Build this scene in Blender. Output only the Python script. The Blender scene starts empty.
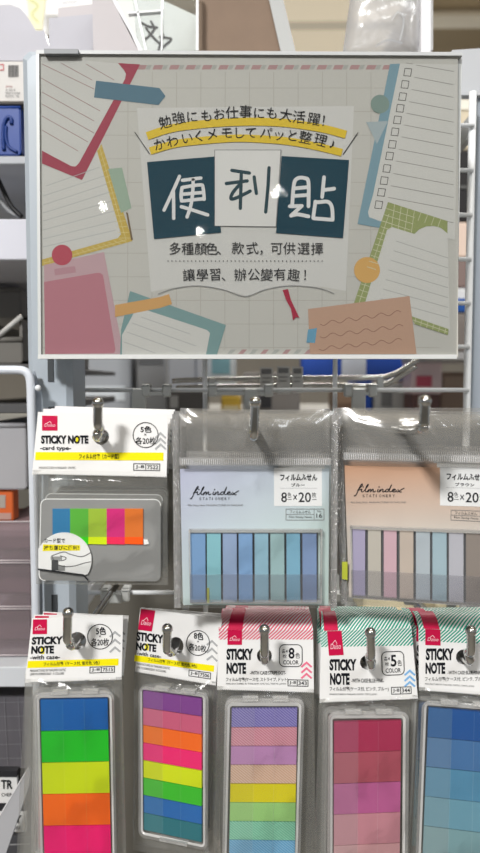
import bpy, math, random
from mathutils import Vector, Matrix
from mathutils.geometry import tessellate_polygon

random.seed(7)
S = bpy.context.scene
COL = S.collection

# ------------------------------------------------------------------ camera
CZ = 1.40                       # camera height above the shop floor
CAM = Vector((0.0, -0.35, CZ))
PITCH = math.radians(3.5)
F = 700.0
cd = bpy.data.cameras.new('camera')
cam = bpy.data.objects.new('camera', cd)
COL.objects.link(cam)
cam.location = CAM
cam.rotation_euler = (math.pi / 2 - PITCH, 0, 0)
cd.sensor_fit = 'VERTICAL'
cd.sensor_height = 36.0
cd.sensor_width = 36.0
cd.lens = F / 853.0 * 36.0
cd.clip_start = 0.01
cd.clip_end = 60
cd.dof.use_dof = True
cd.dof.focus_distance = 0.325
cd.dof.aperture_fstop = 10.0
S.camera = cam

# ------------------------------------------------------------------ world, lights, exposure
W = bpy.data.worlds.new('shop_ambient')
S.world = W
W.use_nodes = True
W.node_tree.nodes['Background'].inputs[0].default_value = (0.93, 0.97, 1.0, 1)
W.node_tree.nodes['Background'].inputs[1].default_value = 0.32


def area(name, loc, target, sx, sy, power, color=(1, 1, 1)):
    l = bpy.data.lights.new(name, 'AREA')
    l.shape = 'RECTANGLE'
    l.size, l.size_y = sx, sy
    l.energy = power
    l.color = color
    o = bpy.data.objects.new(name, l)
    COL.objects.link(o)
    o.location = loc
    o.rotation_euler = (Vector(target) - Vector(loc)).to_track_quat('-Z', 'Y').to_euler()
    return o


area('ceiling_strip_lamp', (-0.75, -1.75, CZ + 1.25), (0, 0, CZ - 0.1), 0.30, 0.18, 44, (1, 0.98, 0.95))
area('aisle_strip_lamp', (0.4, 2.2, CZ + 1.40), (0.2, 1.6, 0), 1.2, 0.4, 45, (1, 0.97, 0.92))
area('rear_strip_lamp', (0.9, -1.5, CZ + 1.45), (0.2, 0, CZ - 0.2), 1.2, 0.2, 12, (0.95, 0.98, 1))

area('overhead_fill', (0.25, -0.15, CZ + 1.45), (0.1, 0.55, CZ - 0.05), 1.0, 0.15, 7, (1, 0.98, 0.94))  # added fill that brightens the goods behind the grid, no known fixture

S.view_settings.view_transform = 'Standard'
S.view_settings.look = 'None'
S.view_settings.exposure = 0.12
S.view_settings.gamma = 1.0
S.view_settings.use_curve_mapping = False
S.cycles.transparent_max_bounces = 48
S.cycles.max_bounces = 10
S.cycles.caustics_reflective = False
S.cycles.caustics_refractive = False


# ------------------------------------------------------------------ materials
def lin(c):
    out = []
    for v in c[:3]:
        v = v / 255.0
        out.append(v / 12.92 if v <= 0.04045 else ((v + 0.055) / 1.055) ** 2.4)
    return (out[0], out[1], out[2], 1.0)


_M = {}


def mat(rgb, rough=0.5, metal=0.0, spec=0.3, key=None):
    k = key or ('m', tuple(rgb), rough, metal, spec)
    if k in _M:
        return _M[k]
    m = bpy.data.materials.new('surface_%d' % len(_M))
    m.use_nodes = True
    b = m.node_tree.nodes['Principled BSDF']
    b.inputs['Base Color'].default_value = lin(rgb)
    b.inputs['Roughness'].default_value = rough
    b.inputs['Metallic'].default_value = metal
    b.inputs['Specular IOR Level'].default_value = spec
    m.diffuse_color = lin(rgb)
    _M[k] = m
    return m


def noisy(rgb, rgb2, scale=40, rough=0.5, metal=0.0, bump=0.0, detail=4):
    k = ('n', tuple(rgb), tuple(rgb2), scale, rough, metal, bump)
    if k in _M:
        return _M[k]
    m = mat(rgb, rough, metal, key=k)
    nt = m.node_tree
    b = nt.nodes['Principled BSDF']
    tc = nt.nodes.new('ShaderNodeTexCoord')
    n = nt.nodes.new('ShaderNodeTexNoise')
    n.inputs['Scale'].default_value = scale
    n.inputs['Detail'].default_value = detail
    nt.links.new(tc.outputs['Object'], n.inputs['Vector'])
    r = nt.nodes.new('ShaderNodeMix')
    r.data_type = 'RGBA'
    r.inputs[6].default_value = lin(rgb)
    r.inputs[7].default_value = lin(rgb2)
    nt.links.new(n.outputs['Fac'], r.inputs[0])
    nt.links.new(r.outputs[2], b.inputs['Base Color'])
    if bump:
        bp = nt.nodes.new('ShaderNodeBump')
        bp.inputs['Strength'].default_value = bump
        bp.inputs['Distance'].default_value = 0.001
        nt.links.new(n.outputs['Fac'], bp.inputs['Height'])
        nt.links.new(bp.outputs[0], b.inputs['Normal'])
    return m


def clear(name, tint=(0.95, 0.95, 0.95), haze=0.05, gloss=1.0, rough=0.08, bump=0.0, bscale=60, hazecol=(1, 1, 1), base=0.02):
    """thin clear plastic: straight-through light, a fresnel sheen and a little milky scatter"""
    if name in _M:
        return _M[name]
    m = bpy.data.materials.new(name)
    m.use_nodes = True
    nt = m.node_tree
    nt.nodes.clear()
    out = nt.nodes.new('ShaderNodeOutputMaterial')
    tr = nt.nodes.new('ShaderNodeBsdfTransparent')
    tr.inputs[0].default_value = (*tint, 1)
    df = nt.nodes.new('ShaderNodeBsdfDiffuse')
    df.inputs[0].default_value = (*hazecol, 1)
    gl = nt.nodes.new('ShaderNodeBsdfGlossy')
    gl.inputs['Roughness'].default_value = rough
    gl.inputs[0].default_value = (1, 1, 1, 1)
    lw = nt.nodes.new('ShaderNodeLayerWeight')
    lw.inputs['Blend'].default_value = 0.25
    ml = nt.nodes.new('ShaderNodeMath')
    ml.operation = 'MULTIPLY_ADD'
    ml.inputs[1].default_value = gloss
    ml.inputs[2].default_value = base
    ml.use_clamp = True
    nt.links.new(lw.outputs['Fresnel'], ml.inputs[0])
    m1 = nt.nodes.new('ShaderNodeMixShader')
    m1.inputs[0].default_value = haze
    nt.links.new(tr.outputs[0], m1.inputs[1])
    nt.links.new(df.outputs[0], m1.inputs[2])
    m2 = nt.nodes.new('ShaderNodeMixShader')
    nt.links.new(ml.outputs[0], m2.inputs[0])
    nt.links.new(m1.outputs[0], m2.inputs[1])
    nt.links.new(gl.outputs[0], m2.inputs[2])
    nt.links.new(m2.outputs[0], out.inputs[0])
    if bump:
        tc = nt.nodes.new('ShaderNodeTexCoord')
        n = nt.nodes.new('ShaderNodeTexNoise')
        n.inputs['Scale'].default_value = bscale
        n.inputs['Detail'].default_value = 3
        n.inputs['Distortion'].default_value = 1.2
        bp = nt.nodes.new('ShaderNodeBump')
        bp.inputs['Strength'].default_value = bump
        bp.inputs['Distance'].default_value = 0.004
        nt.links.new(tc.outputs['Object'], n.inputs['Vector'])
        nt.links.new(n.outputs['Fac'], bp.inputs['Height'])
        nt.links.new(bp.outputs[0], gl.inputs['Normal'])
        nt.links.new(bp.outputs[0], lw.inputs['Normal'])
    _M[name] = m
    return m


def striped(rgb, rgb2, k):
    key = ('s', tuple(rgb), tuple(rgb2), k)
    if key in _M:
        return _M[key]
    m = mat(rgb, 0.4, key=key)
    nt = m.node_tree
    b = nt.nodes['Principled BSDF']
    tc = nt.nodes.new('ShaderNodeTexCoord')
    sp = nt.nodes.new('ShaderNodeSeparateXYZ')
    nt.links.new(tc.outputs['Object'], sp.inputs[0])
    ad = nt.nodes.new('ShaderNodeMath')
    ad.operation = 'MULTIPLY_ADD'
    ad.inputs[1].default_value = 1.2
    nt.links.new(sp.outputs[2], ad.inputs[0])
    nt.links.new(sp.outputs[0], ad.inputs[2])
    mu = nt.nodes.new('ShaderNodeMath')
    mu.operation = 'MULTIPLY'
    mu.inputs[1].default_value = k
    nt.links.new(ad.outputs[0], mu.inputs[0])
    si = nt.nodes.new('ShaderNodeMath')
    si.operation = 'SINE'
    nt.links.new(mu.outputs[0], si.inputs[0])
    gt = nt.nodes.new('ShaderNodeMath')
    gt.operation = 'GREATER_THAN'
    gt.inputs[1].default_value = 0.2
    nt.links.new(si.outputs[0], gt.inputs[0])
    r = nt.nodes.new('ShaderNodeMix')
    r.data_type = 'RGBA'
    r.inputs[6].default_value = lin(rgb)
    r.inputs[7].default_value = lin(rgb2)
    nt.links.new(gt.outputs[0], r.inputs[0])
    nt.links.new(r.outputs[2], b.inputs['Base Color'])
    return m


def gradient(rgb, rgb2, ax, az, off, rough=0.4):
    """printed colour fade across a card, along local x*ax + z*az + off"""
    key = ('g', tuple(rgb), tuple(rgb2), ax, az, off)
    if key in _M:
        return _M[key]
    m = mat(rgb, rough, key=key)
    nt = m.node_tree
    b = nt.nodes['Principled BSDF']
    tc = nt.nodes.new('ShaderNodeTexCoord')
    dt = nt.nodes.new('ShaderNodeVectorMath')
    dt.operation = 'DOT_PRODUCT'
    dt.inputs[1].default_value = (ax, 0, az)
    nt.links.new(tc.outputs['Object'], dt.inputs[0])
    ad = nt.nodes.new('ShaderNodeMath')
    ad.operation = 'ADD'
    ad.use_clamp = True
    ad.inputs[1].default_value = off
    nt.links.new(dt.outputs['Value'], ad.inputs[0])
    r = nt.nodes.new('ShaderNodeMix')
    r.data_type = 'RGBA'
    r.inputs[6].default_value = lin(rgb)
    r.inputs[7].default_value = lin(rgb2)
    nt.links.new(ad.outputs[0], r.inputs[0])
    nt.links.new(r.outputs[2], b.inputs['Base Color'])
    return m


CHROME = noisy((205, 205, 202), (180, 180, 178), 300, 0.09, 1.0)
WIRE = mat((232, 235, 238), 0.35, 0, 0.5)
STEEL = mat((204, 206, 204), 0.3, 0.4)
WHITEP = noisy((232, 232, 236), (222, 222, 228), 30, 0.45)
BAG = clear('clear_film_bag', (0.98, 0.98, 0.975), 0.008, 0.30, 0.10, 0.25, 45, base=0.0)
BAGBACK = clear('hazy_film_back', (0.86, 0.86, 0.85), 0.14, 0.4, 0.12, 0.3, 45, (0.75, 0.75, 0.72), base=0.01)
BAGTOP = clear('clear_film_bag_top', (0.88, 0.875, 0.865), 0.07, 0.5, 0.16, 0.7, 22, (0.8, 0.8, 0.78), base=0.03)
CASEM = clear('frosted_case_plastic', (0.9, 0.9, 0.89), 0.24, 0.5, 0.2, base=0.03)
RIMM = clear('bright_case_rim', (0.9, 0.9, 0.9), 0.55, 0.4, 0.2, base=0.05)
LID = clear('clear_case_lid', (0.985, 0.985, 0.985), 0.002, 0.15, 0.05, base=0.0)
COVER = clear('sign_cover_plastic', (0.87, 0.875, 0.875), 0.006, 0.25, 0.018, 0.02, 25, base=0.008)  # grey tint dims the whole sign in place of weaker light


# ------------------------------------------------------------------ geometry helpers
def ray(px, py):
    u = (px - 240.0) / F
    v = -(py - 426.5) / F
    return Vector((u, math.cos(PITCH) + v * math.sin(PITCH), -math.sin(PITCH) + v * math.cos(PITCH)))


def at(px, py, y):
    d = ray(px, py)
    t = (y - CAM.y) / d.y
    return CAM + d * t


class MB:
    def __init__(self):
        self.v, self.f, self.m, self.mats = [], [], [], []

    def mi(self, m):
        if m not in self.mats:
            self.mats.append(m)
        return self.mats.index(m)

    def add(self, vs, fs, m):
        o = len(self.v)
        self.v += [tuple(x) for x in vs]
        k = self.mi(m)
        for f in fs:
            self.f.append(tuple(i + o for i in f))
            self.m.append(k)

    def box(self, lo, hi, m, bev=0.0):
        x0, y0, z0 = lo
        x1, y1, z1 = hi
        b = min(bev, (x1 - x0) / 3, (z1 - z0) / 3, (y1 - y0) / 3)
        if b <= 0:
            vs = [(x, y, z) for x in (x0, x1) for y in (y0, y1) for z in (z0, z1)]
            fs = [(0, 1, 3, 2), (4, 6, 7, 5), (0, 4, 5, 1), (2, 3, 7, 6), (0, 2, 6, 4), (1, 5, 7, 3)]
            self.add(vs, fs, m)
            return
        vs, fs = [], []
        for (y, e) in ((y0, b), (y0 + b, 0), (y1 - b, 0), (y1, b)):
            a0, a1, c0, c1 = x0 + e, x1 - e, z0 + e, z1 - e
            vs += [(a0 + b, y, c0), (a1 - b, y, c0), (a1, y, c0 + b), (a1, y, c1 - b), (a1 - b, y, c1), (a0 + b, y, c1), (a0, y, c1 - b), (a0, y, c0 + b)]
        for r in range(3):
            for i in range(8):
                j = (i + 1) % 8
                fs.append((r * 8 + i, r * 8 + 8 + i, r * 8 + 8 + j, r * 8 + j))
        fs.append(tuple(range(8)))
        fs.append(tuple(range(24, 32))[::-1])
        self.add(vs, fs, m)

    def tube(self, pts, r, m, n=10, cap=True):
        pts = [Vector(p) for p in pts]
        rings = []
        prev = None
        for i, p in enumerate(pts):
            if i == 0:
                t = pts[1] - p
            elif i == len(pts) - 1:
                t = p - pts[i - 1]
            else:
                t = (pts[i + 1] - p).normalized() + (p - pts[i - 1]).normalized()
            t.normalize()
            a = prev if prev is not None else (Vector((0, 0, 1)) if abs(t.z) < 0.9 else Vector((1, 0, 0)))
            s = (a - t * a.dot(t)).normalized()
            prev = s
            q = t.cross(s)
            rings.append([p + (s * math.cos(2 * math.pi * k / n) + q * math.sin(2 * math.pi * k / n)) * r for k in range(n)])
        vs = [v for rg in rings for v in rg]
        fs = []
        for i in range(len(rings) - 1):
            for k in range(n):
                l = (k + 1) % n
                fs.append((i * n + k, i * n + l, i * n + n + l, i * n + n + k))
        if cap:
            fs.append(tuple(range(n))[::-1])
            fs.append(tuple(range(len(vs) - n, len(vs))))
        self.add(vs, fs, m)

    def ball(self, c, r, m, n=14):
        vs, fs = [], []
        h = n // 2
        for i in range(h + 1):
            th = math.pi * i / h
            for k in range(n):
                ph = 2 * math.pi * k / n
                vs.append((c[0] + r * math.sin(th) * math.cos(ph), c[1] + r * math.sin(th) * math.sin(ph), c[2] + r * math.cos(th)))
        for i in range(h):
            for k in range(n):
                l = (k + 1) % n
                fs.append((i * n + k, i * n + n + k, i * n + n + l, i * n + l))
        self.add(vs, fs, m)

    def build(self, name, parent=None, smooth=False, flip=True):
        me = bpy.data.meshes.new(name)
        me.from_pydata(self.v, [], self.f)
        for m in self.mats:
            me.materials.append(m)
        me.polygons.foreach_set('material_index', self.m)
        if smooth:
            me.polygons.foreach_set('use_smooth', [True] * len(me.polygons))
        me.update()
        o = bpy.data.objects.new(name, me)
        COL.objects.link(o)
        if parent is not None:
            o.parent = parent
        return o


def tag(o, label=None, cat=None, group=None, kind=None):
    if label:
        o['label'] = label
    if cat:
        o['category'] = cat
    if group:
        o['group'] = group
    if kind:
        o['kind'] = kind
    return o


def empty(name, loc=(0, 0, 0), rot=(0, 0, 0)):
    o = bpy.data.objects.new(name, None)
    o.empty_display_size = 0.01
    COL.objects.link(o)
    o.location = loc
    o.rotation_euler = rot
    return o


def copy_tree(o, parent=None):
    c = o.copy()
    COL.objects.link(c)
    if parent is not None:
        c.parent = parent
    for ch in list(o.children):
        copy_tree(ch, c)
    return c


def smooth_line(pts, sub=5):
    if len(pts) < 3:
        return list(pts)
    out = []
    P = [pts[0]] + list(pts) + [pts[-1]]
    for i in range(1, len(P) - 2):
        p0, p1, p2, p3 = P[i - 1], P[i], P[i + 1], P[i + 2]
        for s in range(sub):
            t = s / sub
            out.append(tuple(0.5 * (2 * p1[k] + (p2[k] - p0[k]) * t + (2 * p0[k] - 5 * p1[k] + 4 * p2[k] - p3[k]) * t * t + (3 * p1[k] - p0[k] - 3 * p2[k] + p3[k]) * t ** 3) for k in range(len(p1))))
    out.append(tuple(pts[-1]))
    return out


_T = {}


def glyphs(s, bold=0.0, shear=0.0):
    k = (s, bold, shear)
    if k in _T:
        return _T[k]
    c = bpy.data.curves.new('glyph', 'FONT')
    c.body = s
    c.size = 1
    c.offset = bold
    c.shear = shear
    c.resolution_u = 3
    o = bpy.data.objects.new('glyph', c)
    COL.objects.link(o)
    dg = bpy.context.evaluated_depsgraph_get()
    ev = o.evaluated_get(dg)
    me = ev.to_mesh()
    vs = [(v.co.x, v.co.y) for v in me.vertices]
    fs = [tuple(p.vertices) for p in me.polygons]
    ev.to_mesh_clear()
    bpy.data.objects.remove(o)
    bpy.data.curves.remove(c)
    x0, x1 = min(v[0] for v in vs), max(v[0] for v in vs)
    y0, y1 = min(v[1] for v in vs), max(v[1] for v in vs)
    _T[k] = (vs, fs, (x0, x1, y0, y1))
    return _T[k]


class Plane:
    """A flat thing standing upright in the shop: origin, turn about the vertical (right side nearer when > 0) and lean."""

    def __init__(self, origin, yaw=0.0, lean=0.0):
        self.o = Vector(origin)
        self.R = Matrix.Rotation(-math.radians(yaw), 3, 'Z') @ Matrix.Rotation(math.radians(lean), 3, 'X')
        self.ex = self.R @ Vector((1, 0, 0))
        self.n = self.R @ Vector((0, -1, 0))
        self.ez = self.R @ Vector((0, 0, 1))
        self.rot = self.R.to_euler()

    def loc(self, px, py, d=0.0):
        r = ray(px, py)
        q = self.o + self.n * d
        t = (q - CAM).dot(self.n) / r.dot(self.n)
        p = CAM + r * t - q
        return (p.dot(self.ex), -d, p.dot(self.ez))

    # flat printed shapes
    def poly(self, mb, pts, m, d):
        v = [self.loc(x, y, d) for x, y in pts]
        fl = [Vector((a[0], a[2], 0)) for a in v]
        tri = tessellate_polygon([fl])
        fs = []
        for t in tri:
            a, b, c = [fl[i] for i in t]
            fs.append(t if (b - a).cross(c - a).z > 0 else (t[0], t[2], t[1]))
        mb.add(v, fs, m)

    def rect(self, mb, x0, y0, x1, y1, m, d):
        self.poly(mb, [(x0, y0), (x1, y0), (x1, y1), (x0, y1)], m, d)

    def disc(self, mb, cx, cy, r, m, d, n=40, ry=None):
        ry = ry or r
        self.poly(mb, [(cx + r * math.cos(2 * math.pi * k / n), cy + ry * math.sin(2 * math.pi * k / n)) for k in range(n)], m, d)

    def line(self, mb, pts, w, m, d, smooth=False, closed=False, caps=True):
        if smooth:
            pts = smooth_line(pts)
        if closed:
            pts = list(pts) + [pts[0]]
        self.k = getattr(self, 'k', 0) + 1
        d += 4e-6 * (self.k % 5)
        L = [Vector((a[0], a[2])) for a in (self.loc(x, y, d) for x, y in pts)]
        s2 = self.loc(pts[0][0], pts[0][1] + 1, d)
        s0 = self.loc(pts[0][0], pts[0][1], d)
        h = w * abs(s2[2] - s0[2]) / 2
        M_ = [L[0]]
        for a in L[1:]:
            if (a - M_[-1]).length > 1e-7:
                M_.append(a)
        L = M_
        n = len(L)
        if n < 2:
            return
        T = [(L[i + 1] - L[i]).normalized() for i in range(n - 1)]
        nr = lambda t: Vector((-t.y, t.x))
        lt, rt = [], []
        for i in range(n):
            if closed:
                t0, t1 = T[(i - 1) % (n - 1)], T[i % (n - 1)]
            else:
                t0, t1 = T[max(0, i - 1)], T[min(n - 2, i)]
            q = nr(t0) + nr(t1)
            q = q.normalized() if q.length > 1e-6 else nr(t1)
            q = q * (h / max(0.5, q.dot(nr(t1))))
            lt.append(L[i] + q)
            rt.append(L[i] - q)
        vs = [(a.x, -d, a.y) for a in lt] + [(a.x, -d, a.y) for a in rt]
        mb.add(vs, [(n + i, n + i + 1, i + 1, i) for i in range(n - 1)], m)
        if caps and not closed and w > 0.9:
            for (c, t) in ((L[0], -T[0]), (L[-1], T[-1])):
                q = nr(t) * h
                mb.add([(c.x + q.x * math.cos(k * math.pi / 6) + t.x * h * math.sin(k * math.pi / 6), -d, c.y + q.y * math.cos(k * math.pi / 6) + t.y * h * math.sin(k * math.pi / 6)) for k in range(7)][::-1], [tuple(range(7))], m)

    def text(self, mb, s, quad, m, d, bold=0.0, shear=0.0):
        """letters filling a quad given as TL, TR, BR, BL, or x0,y0,x1,y1"""
        if len(quad) == 4 and not isinstance(quad[0], (tuple, list)):
            x0, y0, x1, y1 = quad
            quad = [(x0, y0), (x1, y0), (x1, y1), (x0, y1)]
        q = [self.loc(x, y, d) for x, y in quad]
        vs, fs, (a0, a1, b0, b1) = glyphs(s, bold, shear)
        out = []
        for x, y in vs:
            u = (x - a0) / max(a1 - a0, 1e-6)
            w = (y - b0) / max(b1 - b0, 1e-6)
            px = (q[3][0] * (1 - u) + q[2][0] * u) * (1 - w) + (q[0][0] * (1 - u) + q[1][0] * u) * w
            pz = (q[3][2] * (1 - u) + q[2][2] * u) * (1 - w) + (q[0][2] * (1 - u) + q[1][2] * u) * w
            out.append((px, -d, pz))
        mb.add(out, fs, m)

    def char(self, mb, ch, cx, cy, size, ang, m, d, bold=0.0):
        vs, fs, _ = glyphs(ch, bold)
        c = self.loc(cx, cy, d)
        e = self.loc(cx, cy - 1, d)
        sc = abs(e[2] - c[2]) * size
        ca, sa = math.cos(ang), math.sin(ang)
        out = []
        for x, y in vs:
            x, y = (x - 0.5) * sc, (y - 0.38) * sc
            out.append((c[0] + x * ca - y * sa, -d, c[2] + x * sa + y * ca))
        mb.add(out, fs, m)

    def slab(self, mb, pts, d0, d1, m, hole=None, mside=None):
        """a sheet with thickness between offsets d0 (front) and d1 (back), with an optional round hole"""
        loops = [[self.loc(x, y, d0) for x, y in pts]]
        if hole:
            hx, hy, r, ry = hole
            loops.append([self.loc(hx + r * math.cos(-2 * math.pi * k / 24), hy + ry * math.sin(-2 * math.pi * k / 24), d0) for k in range(24)])
        fl = [[Vector((a[0], a[2], 0)) for a in l] for l in loops]
        tri = tessellate_polygon(fl)
        flat = [p for l in fl for p in l]
        front = [(p.x, -d0, p.y) for p in flat]
        back = [(p.x, -d1, p.y) for p in flat]
        f1, f2 = [], []
        for t in tri:
            a, b, c = [flat[i] for i in t]
            if (b - a).cross(c - a).z < 0:
                t = (t[0], t[2], t[1])
            f1.append(tuple(t))
            f2.append(tuple(reversed(t)))
        mb.add(front, f1, m)
        mb.add(back, f2, mside or m)
        o = 0
        for l in fl:
            n = len(l)
            fs = [(i, (i + 1) % n, n + (i + 1) % n, n + i) for i in range(n)]
            mb.add(front[o:o + n] + back[o:o + n], fs, mside or m)
            o += n


def lerp(a, b, t):
    return (a[0] + (b[0] - a[0]) * t, a[1] + (b[1] - a[1]) * t)


def bil(q, u, v):
    return lerp(lerp(q[0], q[1], u), lerp(q[3], q[2], u), v)


def lerp3(a, b, t):
    return tuple(a[i] + (b[i] - a[i]) * t for i in range(3))


def rrect(q, r, n=5):
    """rounded outline of a quad (TL,TR,BR,BL); r as a fraction of width (and matched in height)"""
    w = math.hypot(q[1][0] - q[0][0], q[1][1] - q[0][1])
    h = math.hypot(q[3][0] - q[0][0], q[3][1] - q[0][1])
    ru, rv = r, r * w / h
    out = []
    for (cu, cv, a0) in ((1 - ru, rv, -90), (1 - ru, 1 - rv, 0), (ru, 1 - rv, 90), (ru, rv, 180)):
        for k in range(n + 1):
            a = math.radians(a0 + 90 * k / n)
            out.append(bil(q, cu + ru * math.cos(a), cv + rv * math.sin(a)))
    return out


INK = mat((28, 30, 36), 0.6, 0, 0.1)
INK2 = mat((52, 52, 54), 0.6, 0, 0.1)
INK3 = mat((120, 120, 122), 0.6, 0, 0.1)
CARD = mat((243, 243, 243), 0.45, 0, 0.35)
YEL = mat((250, 236, 10), 0.45, 0, 0.3)
RED = mat((203, 12, 72), 0.45, 0, 0.3)
WHITE = mat((245, 245, 245), 0.5)

# ------------------------------------------------------------------ the setting
def struct(name, lo, hi, m):
    b = MB()
    b.box(lo, hi, m)
    return tag(b.build(name), kind='structure')


struct('floor', (-6, -7, -0.05), (6, 7, 0), noisy((176, 172, 164), (160, 156, 150), 6, 0.35))
struct('ceiling', (-6, -7, 2.95), (6, 7, 3.0), noisy((226, 210, 182), (206, 190, 162), 2.0, 0.8))
struct('wall_back', (-6, 6.9, 0), (6, 7.0, 2.95), noisy((214, 208, 198), (200, 194, 184), 3, 0.8))


def beam(name, p, q, r, label):
    b = MB()
    v = (Vector(q) - Vector(p))
    b.tube([p, q], r, mat((236, 228, 208), 0.5), 4)
    return tag(b.build(name), label, 'beam', 'ceiling beams above the aisle', )


# beams under the ceiling seen over the sign
for i, (p, q, lab) in enumerate([
        (((-3, 2.72, 2.90)), ((5, 2.55, 2.90)), 'pale ceiling beam running across just above the sign'),
        (((0.62, 1.0, 2.90)), ((1.9, 5.5, 2.90)), 'pale ceiling beam slanting away at the upper right corner'),
        (((-3, 3.35, 2.90)), ((5, 3.25, 2.90)), 'farther pale ceiling beam close to the top of the sign')]):
    b = MB()
    b.tube([p, q], 0.035, mat((240, 232, 214), 0.5), 4)
    o = tag(b.build('ceiling_beam'), kind='structure')
    o['label'] = lab
# spot lamps of the shop ceiling; their glints show on the sign's glossy cover
LAMP = bpy.data.materials.new('lamp_glow')
LAMP.use_nodes = True
_b = LAMP.node_tree.nodes['Principled BSDF']
_b.inputs['Emission Color'].default_value = (1, 0.97, 0.92, 1)
_b.inputs['Emission Strength'].default_value = 110
for (px, py) in ((277, 193), (104, 206), (200, 231)):
    d = ray(px, py)
    h = at(px, py, 0.0)
    t = (2.86 - h.z) / d.z
    c = Vector((h.x + d.x * t, h.y - d.y * t, 2.86))
    root = empty('ceiling_spot_lamp', c)
    tag(root, 'round ceiling spot lamp behind the viewer', 'lamp', 'ceiling spot lamps')
    b = MB()
    b.ball((0, 0, 0), 0.032, LAMP, 16)
    b.build('bulb', root, True)
    b = MB()
    b.tube([(0, 0, 0.02), (0, 0, 0.09)], 0.05, mat((220, 220, 220)), 16)
    b.build('housing', root, True)

GLOW = bpy.data.materials.new('ceiling_panel_glow')  # glowing panel added to brighten this stretch of ceiling, not a fixture
GLOW.use_nodes = True
_b = GLOW.node_tree.nodes['Principled BSDF']
_b.inputs['Base Color'].default_value = lin((230, 220, 196))
_b.inputs['Emission Color'].default_value = lin((236, 222, 196))
_b.inputs['Emission Strength'].default_value = 0.5
root = empty('ceiling_glow_panel', (0.40, 2.95, 2.90))
tag(root, 'cream glowing panel added to brighten the ceiling beyond the brown cardboard display', 'glow panel')
b = MB()
b.box((-0.28, -0.62, -0.012), (0.24, 0.50, -0.004), GLOW)
b.build('glow_face', root)
b = MB()
b.box((-0.30, -0.64, -0.004), (0.26, 0.52, 0.04), mat((236, 232, 222)))
b.build('panel_back', root)

# ------------------------------------------------------------------ rack: upright, grid panel
GY = 0.060          # depth of the wire grid behind the sign


def px_box(mb, x0, y0, x1, y1, y, depth, m, bev=0.0):
    a, c = at(x0, y0, y), at(x1, y1, y)
    mb.box((a.x, y, c.z), (c.x, y + depth, a.z), m, bev)
    return a, c


root = empty('rack_upright', at(45, 853, 0.016))
tag(root, 'pale blue-grey steel upright running down behind the left edge of the sign', 'post')
b = MB()
a, c = at(21, 49, 0.016), at(69, 400, 0.016)
zlo = 0.0
b.box((a.x - root.location.x, 0, zlo - root.location.z), (at(69, 200, 0.016).x - root.location.x, 0.035, a.z - root.location.z), mat((178, 188, 198), 0.4, 0, 0.4), 0.003)
b.build('post_body', root)
b = MB()
for k in range(12):
    z = at(45, 370, 0.016).z - k * 0.025
    b.box((0.006, -0.0006, z - root.location.z - 0.006), (0.009, 0.0005, z - root.location.z + 0.006), mat((70, 74, 78)))
b.build('slot_row', root)

root = empty('wire_grid_panel', (0, GY, 0.9))
tag(root, 'white wire grid panel behind the sign holding every hook', 'grid panel')
ztop, zbot = at(470, 92, GY).z, at(470, 900, GY).z - 0.15
xs = [at(78, 390, GY).x, at(205, 390, GY).x, at(335, 390, GY).x, at(467, 390, GY).x]
for i, x in enumerate(xs):
    b = MB()
    r = (0.0013, 0.0014, 0.0014, 0.0022)[i]
    b.tube([(x, 0, zbot - 0.9), (x, 0, ztop - 0.9)], r, WIRE, 10)
    b.build('upright_wire', root, True)
z390 = at(240, 390, GY).z
k = 0
zz = z390
zs = []
while zz < ztop:
    zs.append(zz)
    zz += 0.0250
zz = z390 - 0.1195
zs.append(zz)      # the wire that carries the lower hooks
for z in zs:
    b = MB()
    b.tube([(xs[0], -0.003, z - 0.9), (xs[3], -0.003, z - 0.9)], 0.0013, WIRE, 10)
    b.build('cross_wire', root, True)
GX0, GX1 = xs[0], xs[3]
b = MB()   # feet carrying the panel down to the floor
b.tube([(xs[0], 0, zbot - 0.9), (xs[0], 0, -0.9)], 0.004, WIRE, 8)
b.tube([(xs[3], 0, zbot - 0.9), (xs[3], 0, -0.9)], 0.004, WIRE, 8)
b.build('support_leg', root, True)

# ------------------------------------------------------------------ the sign
SP = Plane(at(248, 205, 0.0))
sign = empty('shop_sign', SP.o, SP.rot)
tag(sign, 'landscape printed sign in a clear plastic holder with three big handwritten characters', 'sign')
FRM = mat((205, 208, 208), 0.35, 0, 0.5)
b = MB()
SP.slab(b, [(36, 50), (462, 52), (457, 358.5), (38, 358.5)], -0.0010, -0.0035, mat((214, 216, 216), 0.4))
b.build('backing_board', sign)
b = MB()
SP.slab(b, [(36, 50), (462.5, 52), (462.5, 55.5), (36, 53.5)], 0.0027, -0.0036, mat((192, 195, 197), 0.35))
SP.slab(b, [(36, 53.5), (39, 53.5), (41, 358.5), (38, 358.5)], 0.0026, -0.0036, FRM)
SP.slab(b, [(38, 354.5), (457, 354.5), (457, 358.8), (37.6, 358.8)], 0.0028, -0.0037, mat((214, 216, 216), 0.35))
b.build('holder_rim', sign)
b = MB()
SP.slab(b, [(44, 48.6), (78, 49), (78, 53.5), (44, 53.5)], 0.0045, -0.004, mat((128, 132, 136), 0.4))
b.build('clip', sign)
for px in (205, 335):      # arms that hold the sign against the grid behind
    b = MB()
    p = SP.loc(px, 100, 0)
    b.tube([(p[0], 0.003, p[2]), (p[0], GY - 0.0035, p[2])], 0.002, WIRE, 8)
    b.build('hanging_arm', sign, True)

D = [0.0012]


def nd():
    D[0] += 0.00001
    return D[0]


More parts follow.
